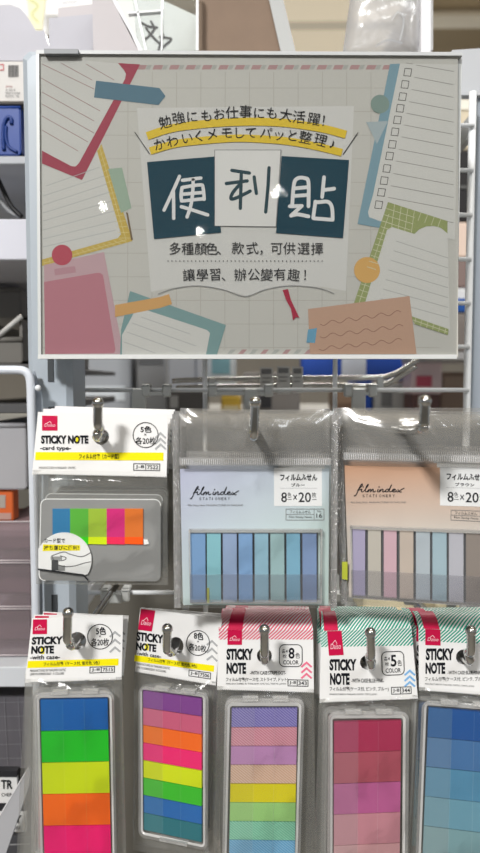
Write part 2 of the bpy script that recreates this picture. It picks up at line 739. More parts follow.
PAPER = (208, 206, 199)
NOTE = (222, 221, 216)
b = MB()
SP.rect(b, 38, 53, 458, 357, mat(PAPER, 0.5), 0.0012)
poster = b.build('poster', sign)
b = MB()
GL = mat((192, 189, 180), 0.6)
d = nd()
for i in range(11):
    x = 128 + 24.3 * i
    SP.line(b, [(x, 72), (x - 0.4, 350)], 0.8, GL, d)
for i in range(12):
    y = 88 + 23.6 * i
    SP.line(b, [(40, y), (440, y)], 0.7, GL, d)
HA, HB = mat((190, 152, 152), 0.6), mat((184, 186, 180), 0.6)
d = nd()
for i in range(16):
    x = 137 + i * 16.4
    if x < 392:
        SP.poly(b, [(x + 1, 65), (x + 10, 65), (x + 8, 69.5), (x - 1, 69.5)], HA, d)
        SP.poly(b, [(x - 6, 65), (x - 1.5, 65), (x - 3.5, 69.5), (x - 8, 69.5)], HB, d)
for i in range(13):
    x = 228 + i * 11
    if x < 306:
        SP.poly(b, [(x + 3, 349.5), (x + 8, 349.5), (x + 4, 354), (x - 1, 354)], HA if i % 2 else HB, d)
b.build('printed_grid', poster)


def sheet(name, shapes, label=None):
    """shapes: list of callables drawing on a fresh mesh, each a layer above the last"""
    bb = MB()
    for s in shapes:
        s(bb, nd())
    o = bb.build(name, poster)
    if label:
        o['label'] = label
    return o


def P(pts, c):
    return lambda bb, d: SP.poly(bb, pts, mat(c, 0.6, 0, 0.15), d)


def Ls(lines, w, c, smooth=False):
    def f(bb, d):
        for l in lines:
            SP.line(bb, l, w, mat(c, 0.6, 0, 0.15), d, smooth)
    return f


def C(x, y, r, c):
    return lambda bb, d: SP.disc(bb, x, y, r, mat(c, 0.6, 0, 0.15), d)


PINK = (176, 78, 96)
# central torn sheet
sheet('printed_note', [P([(137, 108), (354, 106), (346, 291), (324, 287), (300, 286), (270, 289), (246, 296), (222, 289), (195, 286), (170, 288), (151, 292)], (222, 221, 217))], 'pale sheet behind the handwritten title')
# upper left ruled note with pink border
sheet('printed_note', [
    P([(40, 56), (118, 63.5), (127, 76), (79, 169), (72, 167), (42, 151)], NOTE),
    Ls([[(61, 63), (92, 80)], [(86, 64), (114, 80)], [(42, 64), (94, 89)], [(41, 78), (100, 111)], [(42, 92), (94, 121)], [(42, 104), (94, 133)], [(42, 116), (88, 142)], [(42, 130), (78, 151)]], 0.65, (172, 136, 136)),
    P([(118, 63), (140, 64.4), (82, 180), (42, 163.5), (42, 150.6), (71, 166), (75.5, 166.5), (79, 163), (125, 79), (126, 74), (124, 70)], PINK)],
    'ruled paper note with a pink border')
# yellow checked note
sheet('printed_note', [
    P([(42, 165), (82, 180.5), (98, 150), (122, 238), (43, 260)], NOTE),
    Ls([[(43, 205), (107, 184)], [(43, 213), (110, 192)], [(43, 221), (112, 201)], [(43, 230), (114, 211)], [(43, 239), (116, 221)], [(43, 247), (116, 230)], [(43, 196), (104, 176)], [(46, 186), (100, 167)]], 0.6, (190, 192, 192)),
    P([(97, 151), (101.5, 144), (132.5, 241), (42, 266), (42, 259.5), (118, 238), (121, 234)], (212, 184, 92)),
    Ls([[lerp((98, 150), (119, 238), t), lerp((102, 146), (131, 238), t)] for t in [i / 16 for i in range(17)]] +
       [[lerp((44, 260), (119, 239), t), lerp((44, 265), (128, 243), t)] for t in [i / 14 for i in range(15)]] +
       [[(100, 149), (126, 240), (44, 263)]], 0.5, (232, 214, 150)),
    P([(126, 212), (128, 213), (133, 240), (131, 240)], (130, 110, 84))], 'ruled note with a yellow checked border')  # dark brown sliver paints the note's shadow into the print
sheet('printed_tape', [P([(108, 169), (122, 167.5), (131.5, 208), (121, 213)], (166, 188, 168))], 'sage green tape strip')
sheet('printed_arrow_tag', [P([(96, 80.6), (159.5, 88), (165.5, 96), (158.5, 105), (94, 97.5)], (98, 132, 150))], 'steel blue arrow tag')
# pink notes and dot
sheet('printed_note', [
    P([(44, 265), (104, 252), (123.5, 354), (45, 354)], (206, 172, 178)),
    P([(54, 269), (75, 266), (76, 272.5), (55, 275.5)], (196, 150, 160)),
    P([(44, 282), (99, 272.5), (103, 275), (115.5, 350), (114, 353), (45, 354)], (198, 132, 144))], 'plain pink note')
sheet('printed_dot', [C(62, 255, 10.3, (196, 84, 100))], 'pink round dot')
# teal bordered note
sheet('printed_note', [
    P([(130, 291), (226, 325), (217, 354.5), (120, 354.5), (121, 330)], (132, 166, 166)),
    P([(136, 309), (140, 308), (207, 330), (210, 333), (206, 354.5), (122, 354.5), (122, 335)], NOTE),
    Ls([[(141, 317), (190, 334)], [(132, 323), (196, 346)], [(127, 332), (186, 353)], [(124, 342), (155, 353)]], 0.7, (190, 190, 190)),
], 'ruled note with a grey-teal border')
sheet('printed_tape', [P([(115, 305), (160, 297), (169, 294), (172, 304), (160, 308), (115, 317)], (222, 172, 108))], 'orange tape strip')
# right: blue edged checklist
CB = [(250, 82), (240, 127), (231, 172), (222, 215), (212, 258), (203, 302), (193, 348), (183, 391), (173, 437), (163, 482), (153, 525), (143, 571)]
CB = [(340 + x / 3.69, 50 + y / 3.69) for x, y in CB]
boxes, rules = [], []
for x, y in CB:
    boxes.append([(x - 2.8, y - 4), (x + 4, y - 3.2), (x + 2.8, y + 4), (x - 4, y + 3.4), (x - 2.8, y - 4)])
    rules.append([(x + 6.5, y + 5), (453.5, y + 5 + (447 - x) * 0.19)])
rules.append([(416, 65), (454, 71.5)])
rules.append([(406, 63), (413, 64)])
sheet('printed_note', [
    P([(390, 64), (402, 63.5), (381, 228), (357.5, 224)], (134, 168, 182)),
    P([(400, 63.5), (458, 64.5), (455, 240), (378, 220.5), (369, 217), (368, 212), (373, 195)], NOTE),
    Ls(boxes, 0.75, (96, 94, 92)), Ls(rules, 0.65, (160, 158, 154))], 'checklist note with a pale blue edge')
sheet('printed_dot', [C(380, 104, 9.3, (138, 160, 152))], 'grey-green round dot')
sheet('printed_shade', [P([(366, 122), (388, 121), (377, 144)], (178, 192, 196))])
# green checked note
gpoly = [(388, 202), (447.5, 221), (447.5, 233.5), (441, 228), (434, 226), (426, 226.5), (419, 229.5), (414.5, 234), (392, 227), (387, 230), (365, 303), (354, 303)]
glines = []
for i in range(1, 9):
    x = 388 + i * 6.6
    y = 202 + i * 2.13
    if y < 222:
        glines.append([(x, y), (x - 3, y + (24 - 0.5 * i if i < 5 else 8))])
for i in range(1, 4):
    glines.append([(388 - i * 2, 202 + i * 6.3), (388 - i * 2 + 29, 202 + i * 6.3 + 9.3)])
for i in range(14):
    t = i / 14
    p0 = lerp((383, 221), (355, 301), t)
    glines.append([p0, (p0[0] + 9, p0[1] + 2.8)])
glines.append([(389, 214), (359, 303)])
sheet('printed_note', [
    P([(390, 226), (414.5, 233), (426, 226), (447.5, 233), (450, 331), (411, 318), (364, 303), (386, 231)], NOTE),
    Ls([[(396 - 2.6 * i, 241 + 9.6 * i), (448, 258 + 9.9 * i)] for i in range(7)], 0.6, (178, 178, 174)),
    P(gpoly, (160, 170, 112)),
    P([(411, 316), (448.5, 329), (448, 335), (414.5, 324)], (160, 170, 112)),
    Ls(glines + [[(413, 320), (448, 332)]] + [[(416 + 6 * i, 317.5 + 2 * i), (414.5 + 6 * i, 324 + 2 * i)] for i in range(6)], 0.6, (214, 214, 180)),
], 'ruled note with a green checked border')
sheet('printed_dot', [C(367, 270, 13, (226, 178, 104))], 'orange round dot')


def wavy(x0, y0, x1, y1, n):
    return [(x0 + (x1 - x0) * i / (n * 8), y0 + (y1 - y0) * i / (n * 8) + 2.0 * math.sin(2 * math.pi * i / 8)) for i in range(n * 8 + 1)]


sheet('printed_note', [
    P([(308, 309), (409.5, 296), (416.5, 354), (310, 354)], (204, 166, 142)),
    Ls([wavy(320, 324, 401, 312, 5), wavy(320, 336.5, 403, 326, 5), wavy(319, 349, 402, 340, 5)], 0.7, (158, 118, 102)),
    P([(308, 329.5), (317, 328), (315, 343), (306.5, 342.5)], (112, 170, 200))], 'kraft brown note with wavy lines')
# yellow highlighter strokes and side ticks
b = MB()
d = nd()
Y2 = mat((238, 204, 52), 0.6)
SP.line(b, [(147, 136), (165, 130), (182, 126.5), (215, 123), (250, 121.6), (280, 122.5), (302, 125), (325, 129), (346, 134.5)], 8, Y2, d, True, caps=False)
SP.line(b, [(150, 151), (168, 145.5), (187, 142), (232, 138.3), (265, 139.2), (290, 141.5), (315, 146), (342, 152.5)], 7.5, Y2, d, True, caps=False)
d = nd()
SP.line(b, [(134.7, 132), (149.7, 154)], 0.8, INK2, d)
SP.line(b, [(358, 132.5), (343, 154.5)], 0.8, INK2, d)
b.build('highlighter_stroke', poster)
# title tiles
TEAL = (6, 64, 82)
for (q, c, strokes, fn, w, lab) in (
    ([(147, 162), (214.5, 156.5), (221, 232.5), (154, 239)], TEAL,
     [[(172, 115), (150, 165), (105, 262)], [(146, 185), (147, 298)], [(185, 132), (265, 122)], [(183, 165), (179, 195), (181, 222)], [(185, 163), (262, 152), (275, 165), (280, 215)],
      [(185, 193), (275, 185)], [(185, 222), (280, 212)], [(232, 130), (230, 180), (222, 240), (205, 292)], [(180, 247), (230, 262), (295, 283)]],
     lambda p: (140 + p[0] / 4.36, 150 + p[1] / 4.36), 3.4, 'dark teal tile with the first white character'),
    ([(276, 233), (281.6, 156), (349, 160), (343, 238)], TEAL,
     [[(118, 300), (128, 180), (150, 150), (185, 150), (205, 172), (205, 300)], [(128, 205), (200, 198)], [(125, 245), (200, 240)], [(105, 300), (170, 298)], [(165, 302), (112, 350)], [(112, 350), (150, 343), (205, 354)],
      [(288, 145), (278, 250)], [(282, 214), (342, 206)], [(242, 275), (230, 362)], [(232, 364), (334, 372)], [(334, 372), (330, 305), (308, 276), (262, 278), (242, 278)]],
     lambda p: (270 + p[0] / 5.33, 150 + p[1] / 5.33), 3.7, 'dark teal tile with the third white character'),
    ([(214.7, 150), (281, 150), (276, 226.7), (214.7, 226)], (236, 235, 232),
     [[(150, 140), (270, 158)], [(215, 150), (208, 400)], [(112, 230), (255, 212)], [(205, 235), (155, 295), (145, 335), (190, 325), (275, 282)], [(303, 185), (310, 240), (318, 298)], [(405, 122), (398, 250), (382, 425)]],
     lambda p: (210 + p[0] / 6.86, 150 + p[1] / 6.86), 3.5, 'white tile with the middle teal character')):
    b = MB()
    SP.poly(b, q, mat(c, 0.6, 0, 0.15), nd())
    if c != TEAL:
        SP.line(b, q, 0.6, INK3, nd(), closed=True)
    d = nd()
    for s in strokes:
        SP.line(b, [fn(p) for p in s], w, mat((238, 238, 238), 0.6) if c == TEAL else mat((18, 62, 74), 0.6), d, len(s) > 2)
    o = b.build('title_tile', poster)
    o['label'] = lab
# handwritten lines
b = MB()
d = nd()
rnd = random.Random(3)
L1 = [('勉', 165, 122), ('強', 178.5, 118), ('に', 192, 116.5), ('も', 206.5, 115.6), ('お', 219, 114), ('仕', 232, 112.6), ('事', 245.5, 111.5), ('に', 259, 113), ('も', 272, 113), ('大', 286, 115), ('活', 299, 117), ('躍', 314, 119), ('！', 327, 121)]
L2 = [('か', 159.5, 144), ('わ', 172.5, 141), ('い', 187, 138), ('く', 199, 136), ('メ', 212, 134), ('モ', 226.7, 132.6), ('し', 239, 132.6), ('て', 251, 132.5), ('パ', 266, 133), ('ッ', 279, 134.5), ('と', 292.5, 135.5), ('整', 305.5, 137.5), ('理', 320.5, 140), ('♪', 336, 144)]
for L in (L1, L2):
    for i, (ch, x, y) in enumerate(L):
        p, q = L[max(0, i - 1)], L[min(len(L) - 1, i + 1)]
        ang = -math.atan2(q[2] - p[2], q[1] - p[1])
        SP.char(b, ch, x, y, 14.0 if ord(ch) > 0x4e00 else 13.2, ang + rnd.uniform(-.06, .06), INK, d)
X = lambda x: 150 + x / 2.526
for row, y in (([('多', 63), ('種', 95), ('顏', 128), ('色', 156), ('、', 184), ('款', 222), ('式', 258), ('，', 290), ('可', 320), ('供', 352), ('選', 388), ('擇', 422)], 248.4),
               ([('讓', 98), ('學', 132), ('習', 165), ('、', 195), ('辦', 228), ('公', 262), ('變', 295), ('有', 328), ('趣', 363), ('！', 400)], 274.6)):
    for ch, x in row:
        SP.char(b, ch, X(x), y + rnd.uniform(-.4, .4), 13.2, rnd.uniform(-.08, .08), INK2, d)
for i in range(40):
    SP.disc(b, 168 + i * 3.95, 261, 0.6, INK2, d, 8)
b.build('handwritten_lettering', poster)
b = MB()
d = nd()
SP.line(b, [(X(20), 294), (X(60), 288.5), (X(120), 285.7), (X(185), 289.6), (X(240), 296.4), (X(290), 289.6), (X(350), 285.7), (X(420), 287.6), (X(465), 293.5)], 0.7, mat((150, 150, 150), 0.6), d, True)
SP.poly(b, [(282.6, 290), (288, 289), (291, 300), (299.5, 318), (296, 317), (293, 320.5), (291, 309), (286, 300)], mat((176, 24, 62), 0.6), nd())
b.build('printed_bookmark', poster)
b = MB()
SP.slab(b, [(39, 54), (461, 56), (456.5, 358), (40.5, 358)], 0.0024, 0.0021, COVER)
b.build('tinted_cover', sign)

# ------------------------------------------------------------------ hooks
def hook(hole, bend, tip, label, grp, ztab, tabs, rr=0.0019):
    """hole: world point where the prong passes the front card; bend/tip: world points of the bent-up end"""
    root = empty('display_hook', (hole.x, GY, ztab))
    tag(root, label, 'hook', grp)
    o = root.location
    L = lambda p: Vector(p) - o
    b = MB()
    back = Vector((hole.x, GY - 0.004, hole.z - 0.004))
    path = [back, hole, bend + Vector((0, 0.004, 0)) , bend + Vector((0, 0.0008, 0.0012)), bend + Vector((0, 0, 0.004)), tip]
    b.tube([L(p) for p in smooth_line([tuple(p) for p in path], 4)], rr, CHROME, 12)
    b.build('prong', root, True)
    b = MB()
    b.ball(L(tip), rr * 1.28, CHROME)
    b.build('ball_tip', root, True)
    b = MB()
    p = L(back)
    b.box((-0.004, -0.0085, min(p.z, -0.002) - 0.003), (0.004, -0.0055, 0.001), STEEL, 0.0006)
    for tx in tabs:
        b.box((tx - 0.0025, -0.0088, -0.004), (tx + 0.0025, -0.0055, 0.0035), STEEL, 0.0008)
        b.box((tx - 0.0025, -0.0088, 0.0016), (tx + 0.0025, 0.0018, 0.0035), STEEL, 0.0008)
    x0, x1 = min(tabs + [-0.004]), max(tabs + [0.004])
    b.box((x0, -0.0082, -0.0030), (x1, -0.0055, -0.0012), STEEL)
    b.build('clip', root)
    return root


def run_hook(hole, bend_px, tip_px, yf, label, grp, ztab, tabs):
    bd = at(bend_px[0], bend_px[1], yf)
    tp = at(tip_px[0], tip_px[1], yf - 0.001)
    return hook(hole, bd, tp, label, grp, ztab, tabs)


# ------------------------------------------------------------------ packs
YU, YL = -0.058, -0.043      # depth of the front packs in the upper and lower rows


def film_bag(pl, quad, thick, m, mtop=None, vtop=0.0, nu=14, nv=20, seed=1, d0=0.0, sides=True, back=-0.0015):
    rnd = random.Random(seed)
    b = MB()
    ph = [rnd.uniform(0, 6.28) for _ in range(6)]
    for side in (0, 1):
        vs, fs1, fs2 = [], [], []
        for j in range(nv + 1):
            for i in range(nu + 1):
                u, v = i / nu, j / nv
                x, y = bil(quad, u, v)
                p = pl.loc(x, y, d0)
                prof = (max(0, 4 * u * (1 - u)) ** 0.3) * (max(0, 1 - (2 * v - 1) ** 2) ** 0.3)
                if side == 0:
                    dd = d0 + thick * prof + 0.0006 * math.sin(17 * v + 5 * u + ph[0]) * prof + 0.0005 * math.sin(23 * u - 9 * v + ph[1]) * prof
                else:
                    dd = d0 + back * prof
                vs.append((p[0], -dd, p[2]))
        for j in range(nv):
            for i in range(nu):
                a = j * (nu + 1) + i
                f = (a, a + nu + 1, a + nu + 2, a + 1)
                if side:
                    f = f[::-1]
                (fs2 if (j + 0.5) / nv < vtop else fs1).append(f)
        if fs1:
            b.add(vs, fs1, m if side == 0 or m is not BAG else BAGBACK)
        if fs2:
            b.add(vs, fs2, mtop)
    return b


def serrated(q, n):
    """header outline with a pinked lower edge"""
    out = [q[0], q[1]]
    for i in range(n + 1):
        p = lerp(q[2], q[3], i / n)
        out.append(p)
        if i < n:
            p2 = lerp(q[2], q[3], (i + 0.5) / n)
            out.append((p2[0], p2[1] - 1.3))
    return out


def chevrons(pl, b, peaks, hw, hh, w, m, d, slope=0.0):
    for x, y in peaks:
        pl.line(b, [(x - hw, y + hh - slope * hw), (x, y), (x + hw, y + hh + slope * hw)], w, m, d, caps=False)


def codebox(pl, quad, split, t1, t2, par):
    b = MB()
    pl.line(b, quad, 0.7, INK2, 0.00022, closed=True)
    pl.line(b, [lerp(quad[0], quad[1], split), lerp(quad[3], quad[2], split)], 0.7, INK2, 0.00022)
    def sub(u0, u1):
        return [bil(quad, u0, 0.2), bil(quad, u1, 0.2), bil(quad, u1, 0.8), bil(quad, u0, 0.8)]
    pl.text(b, t1, sub(0.07, split - 0.06), INK, 0.00022, 0.01)
    pl.text(b, t2, sub(split + 0.06, 0.94), INK, 0.00022, 0.01)
    return b.build('code_box', par)


def stripes_band(pl, b, quad, m, d, n, w=0.5, slant=1.0, base=None):
    """slanted bars clipped to a band"""
    if base:
        pl.poly(b, quad, base, d - 0.00005)
    W_ = math.hypot(quad[1][0] - quad[0][0], quad[1][1] - quad[0][1])
    H_ = math.hypot(quad[3][0] - quad[0][0], quad[3][1] - quad[0][1])
    sh = slant * H_ / W_
    p = 1.0 / n
    k = -1
    x = 0.0
    while x < 1 + sh:
        pts = []
        a, c = x, x + p * w            # positions along the top edge, leaning left going down
        poly = [(a, 0), (c, 0), (c - sh, 1), (a - sh, 1)]
        for (lim, sgn) in ((0, 1), (1, -1)):   # clip to 0..1 in u
            out = []
            for i in range(len(poly)):
                p0, p1 = poly[i], poly[(i + 1) % len(poly)]
                i0, i1 = sgn * (p0[0] - lim) >= 0, sgn * (p1[0] - lim) >= 0
                if i0:
                    out.append(p0)
                if i0 != i1:
                    t = (lim - p0[0]) / (p1[0] - p0[0])
                    out.append((lim, p0[1] + (p1[1] - p0[1]) * t))
            poly = out
            if not poly:
                break
        if len(poly) >= 3:
            pl.poly(b, [bil(quad, u, v) for u, v in poly], m, d)
        x += p


def note_pad(pl, par, quad, rgb, splits, d, haze, stripe=None, thick=0.0016):
    """one block of film notes: flat strips with a paler gummed end on the left"""
    b = MB()
    us = [0.0] + splits + [1.0]
    grey = tuple(int(c * (1 - haze) + 165 * haze) for c in rgb)
    for i in range(len(us) - 1):
        c = grey if i == 0 else rgb
        if stripe:
            m = striped(c, tuple(int(x * 0.72 + 255 * 0.28) for x in c), stripe)
        else:
            m = mat(c, 0.32, 0, 0.4)
        q = [bil(quad, us[i], 0), bil(quad, us[i + 1], 0), bil(quad, us[i + 1], 1), bil(quad, us[i], 1)]
        dd = d + (0.00018 if i == 1 else 0.0)
        # slight dip of each strip's lower edge
        sag = 0.5 if i != 1 else 0.9
        q = [q[0], q[1], (q[2][0], q[2][1] - 0.3), (q[3][0], q[3][1] - 0.3)]
        pl.slab(b, q, dd, dd - thick, m)
    seam = mat(tuple(int(c * 0.78 + 235 * 0.22) for c in rgb), 0.3, 0, 0.5)
    for u in splits:      # raised edge where one film ends over the next
        pl.line(b, [bil(quad, u, 0.02), bil(quad, u, 0.98)], 0.45, seam, d + 0.00024)
    return b.build('note_pad', par)


def case_ring(pl, par, outer, inner, dfront, dback, name='case'):
    b = MB()
    ro, ri = rrect(outer, 0.10), rrect(inner, 0.035)
    n = len(ro)
    mid = [lerp(a, c, 0.55) for a, c in zip(ro, ri)]
    rows = []
    for pts, d in ((ro, dback), (ro, dfront - 0.0012), (mid, dfront), (ri, dfront - 0.0006), (ri, dback)):
        rows.append([pl.loc(x, y, d) for x, y in pts])
    vs = [p for r in rows for p in r]
    for r in range(4):
        fs = [(r * n + i, r * n + n + i, r * n + n + (i + 1) % n, r * n + (i + 1) % n) for i in range(n)]
        b.add([vs[j] for j in range(len(vs))], fs, RIMM if r == 2 else CASEM)
    # tray floor
    b.add([(p[0], -dback, p[2]) for p in rows[0]], [tuple(range(n))], clear('case_floor', (0.75, 0.75, 0.74), 0.35, 0.3, 0.3))
    return b.build(name, par)


def tabs(pl, par, outer, spans, d):
    for (u0, u1, top) in spans:
        b = MB()
        v0, v1 = (0.0, 0.018) if top else (0.982, 1.0)
        q = [bil(outer, u0, v0), bil(outer, u1, v0), bil(outer, u1, v1), bil(outer, u0, v1)]
        pl.slab(b, q, d + 0.0008, d - 0.002, CASEM)
        b.build('hinge_tab', par)


def header(pl, root, q, hole, ser, depth=0.0004):
    b = MB()
    pl.slab(b, serrated(q, ser), 0.0, -depth, CARD, hole)
    # back half of the folded card
    pl.slab(b, [q[0], q[1], q[2], q[3]], -0.0032, -0.0036, CARD, hole)
    return b.build('header_card', root)


def small(pl, par, items, name='lettering'):
    b = MB()
    for it in items:
        s, quad, m = it[0], it[1], it[2]
        bold = it[3] if len(it) > 3 else 0.0
        pl.text(b, s, quad, m, 0.00024, bold)
    return b.build(name, par)


def logo(pl, par, q, d=0.00012):
    b = MB()
    pl.poly(b, q, RED, d)
    tq = [bil(q, 0.14, 0.52), bil(q, 0.86, 0.52), bil(q, 0.86, 0.74), bil(q, 0.14, 0.74)]
    pl.text(b, 'Daiso', tq, mat((250, 215, 225), 0.5), d + 0.0001, 0.0, 0.25)
    pl.line(b, [bil(q, 0.3, 0.52), bil(q, 0.5, 0.38), bil(q, 0.62, 0.52)], 0.5, mat((250, 215, 225), 0.5), d + 0.0001)
    o = b.build('logo_patch', par)
    o['label'] = 'magenta square logo'
    return o


def ring_badge(pl, par, cx, cy, r, rx=None, texts=()):
    b = MB()
    rx = rx or r
    pl.line(b, [(cx + rx * math.cos(2 * math.pi * k / 40), cy + r * math.sin(2 * math.pi * k / 40)) for k in range(40)], 0.8, INK2, 0.0002, closed=True)
    for s, q, bold in texts:
        pl.text(b, s, q, INK, 0.00024, bold)
    return b.build('count_badge', par)


def stack(front, n, gap, labels, jit):
    rnd = random.Random(hash(front['label']) % 97 if False else len(front['label']))
    for k in range(n):
        c = copy_tree(front)
        j = jit[k % len(jit)]
        c.location = front.location + Vector((j[0], gap * (k + 1), j[1]))
        c.rotation_euler = (front.rotation_euler[0], front.rotation_euler[1] + j[2], front.rotation_euler[2] + j[3])
        c['label'] = labels[k]


ORD = ['second', 'third', 'fourth', 'fifth']
H_UP = z390                         # upper hook row sits on this cross wire
H_LO = [z for z in zs if z < z390 - 0.05][0]

# --- upper left: card type pack
pa = Plane(at(100, 445, YU), 2.0, 0.0)
A = empty('sticky_note_pack', pa.o, pa.rot)
tag(A, 'card-type sticky note pack with grey card and five strips, front of upper left hook', 'sticky notes', 'sticky note packs')
hA = header(pa, A, [(38, 412), (168, 415), (166.5, 477.5), (32, 474.5)], (101, 436.5, 8, 8), 60)
logo(pa, hA, [(42, 415.6), (57.5, 415.8), (57.5, 430.6), (42, 430.6)])
b = MB()
pa.poly(b, [(35.6, 452), (163.5, 452.6), (163.3, 460.6), (35, 460)], YEL, 0.00012)
pa.poly(b, [(76, 436), (79.5, 436), (79, 443.5), (75.5, 443.5)], YEL, 0.00012)
b.build('yellow_band', hA)
small(pa, hA, [('STICKY NOTE', (41, 435.3, 88.4, 443.7), INK, 0.05), ('-card type-', (40, 446, 71, 451), INK, 0.02),
               ('フィルム付箋（カード型）', (79, 453.8, 119, 459), INK, 0.02), ('MANUFACTURED IN THAILAND · CHUTEC', (39, 466.6, 75.5, 468.8), INK2),
               ])
ring_badge(pa, hA, 145.6, 435, 12.5, None, (('5色', (140.5, 425.8, 151.5, 432.5), 0.02), ('×', (144, 433.5, 146.5, 435.8), 0), ('各20枚', (135.5, 437, 156, 444.3), 0.008)))
codebox(pa, [(133.7, 463.6), (159.7, 464), (159.7, 470.6), (133.7, 470.2)], 0.46, 'J-8', '7522', hA)
b = MB()
chevrons(pa, b, [(160.5, 433), (160.5, 438.6), (160.5, 444.2)], 5.2, 5, 1.8, mat((176, 178, 180)), 0.0002)
b.build('arrow_marks', hA)
gc = [(41, 499), (160.6, 499.5), (160.6, 581.5), (39, 580.5)]
b = MB()
pa.slab(b, rrect(gc, 0.05), 0.0012, 0.0004, noisy((150, 151, 151), (142, 143, 143), 60, 0.4))
gcard = b.build('grey_card', A)
b = MB()
pa.line(b, rrect(gc, 0.05)[12:] + rrect(gc, 0.05)[:6], 1.0, mat((236, 238, 238), 0.3), 0.0013)
b.build('card_edge', gcard)
xs5 = [52.5, 70, 88.4, 106.6, 124.7, 143]
for i, (c1, c2, nm) in enumerate((((50, 122, 170), (30, 120, 190), 'blue'), ((90, 178, 60), (50, 205, 10), 'green'), ((158, 190, 58), (214, 238, 0), 'lime'), ((214, 44, 124), (245, 40, 90), 'magenta'), ((224, 118, 44), (255, 92, 0), 'orange'))):
    b = MB()
    pa.slab(b, [(xs5[i], 508.8), (xs5[i + 1], 508.8), (xs5[i + 1], 537), (xs5[i], 537)], 0.0019, 0.0013, mat(c1, 0.4))
    pa.slab(b, [(xs5[i], 537), (xs5[i + 1], 537), (xs5[i + 1], 544.5), (xs5[i], 544)], 0.0019, 0.0013, mat(c2, 0.4))
    o = b.build('film_strip', A)
    o['label'] = nm + ' film strip'
b = MB()
pa.slab(b, [(143.5, 539.5), (147.5, 540), (149, 544), (144, 544.8)], 0.0019, 0.0013, WHITE)
b.build('pull_tab', A)
# round sticker with the drawing of a hand
b = MB()
arc = [(64 + 27.5 * math.cos(math.radians(t)), 560 + 27.5 * math.sin(math.radians(t))) for t in range(-155, 36, 6)]
arc = [p for p in arc if p[0] > 38]
pa.slab(b, arc + [(84.7, 575), (60, 571.8), (38.4, 569.5), (38.4, 548)], 0.0023, 0.0020, mat((238, 240, 240), 0.4))
stk = b.build('round_sticker', A)
b = MB()
pa.poly(b, [(43, 544.4), (80, 545), (80, 550.6), (42.5, 551)], YEL, 0.00236)
pa.text(b, 'カード型で', (44, 538.2, 65, 542.8), INK, 0.0024, 0.02)
pa.text(b, '持ち運びに便利！', (44, 545.4, 79, 550.2), INK, 0.0024, 0.02)
pa.rect(b, 51.5, 558, 58.3, 570.5, mat((70, 72, 74)), 0.00236)
pa.rect(b, 50.6, 556.5, 62, 560, mat((150, 152, 152)), 0.00238)
pa.rect(b, 58.3, 565.5, 65, 571, mat((140, 142, 142)), 0.00236)
z5 = lambda L: [(30 + x / 6, 480 + y / 6) for x, y in L]
for s in ([(130, 455), (200, 432), (240, 445), (310, 460), (365, 435)], [(130, 455), (150, 485), (205, 480), (215, 465), (180, 455)], [(170, 510), (215, 520), (270, 515), (320, 500), (365, 490)]):
    pa.line(b, z5(s), 0.7, INK2, 0.0024, True)
pa.line(b, z5([(50, 535), (320, 570), (345, 598)]), 1.5, INK, 0.00242)
b.build('sticker_print', stk)
b = film_bag(pa, [(33, 470), (167, 472), (168, 585), (36, 584)], 0.0055, BAG, seed=2)
b.build('clear_bag', A, True)
stack(A, 3, 0.0085, ['card-type sticky note pack, %s from the front on the upper left hook' % ORD[k] for k in range(3)],
      [(0.0, 0.0008, 0.01, 0.02), (0.001, 0.0012, -0.012, -0.02), (0.0005, 0.0015, 0.006, 0.0)])


# --- film index packs
def script_word(pl, b, ox, oy, k, m, d):
    W_ = [[(57, 283), (60, 285), (65, 276), (71, 258), (77, 246), (80, 244), (79, 250), (73, 258), (66, 266)], [(66, 266), (73, 264), (79, 261)],
          [(79, 261), (77, 269), (81, 271), (86, 266)], [(86, 266), (95, 250), (96, 245), (92, 250), (88, 266), (91, 271), (97, 265)],
          [(97, 262), (95, 271), (101, 262), (103, 264), (102, 271), (108, 262), (110, 264), (109, 270), (113, 271), (117, 267)],
          [(124, 261), (121, 269), (125, 271), (129, 266)], [(129, 262), (127, 271), (134, 262), (137, 264), (135, 270), (139, 271), (145, 265)],
          [(154, 263), (148, 262), (143, 267), (145, 271), (151, 268), (160, 246), (154, 266), (157, 271), (163, 266)],
          [(163, 267), (170, 264), (168, 261), (163, 264), (163, 270), (169, 271), (175, 266)], [(177, 262), (180, 268), (184, 272), (188, 270)], [(195, 258), (187, 263), (180, 269), (174, 272)]]
    for s in W_:
        pl.line(b, [(ox + (x - 57) * k[0], oy + (y - 244) * k[1]) for x, y in s], 0.85, m, d, True)
    for (x, y) in ((82, 254), (126, 254)):
        pl.disc(b, ox + (x - 57) * k[0], oy + (y - 244) * k[1], 0.7, m, d, 8)


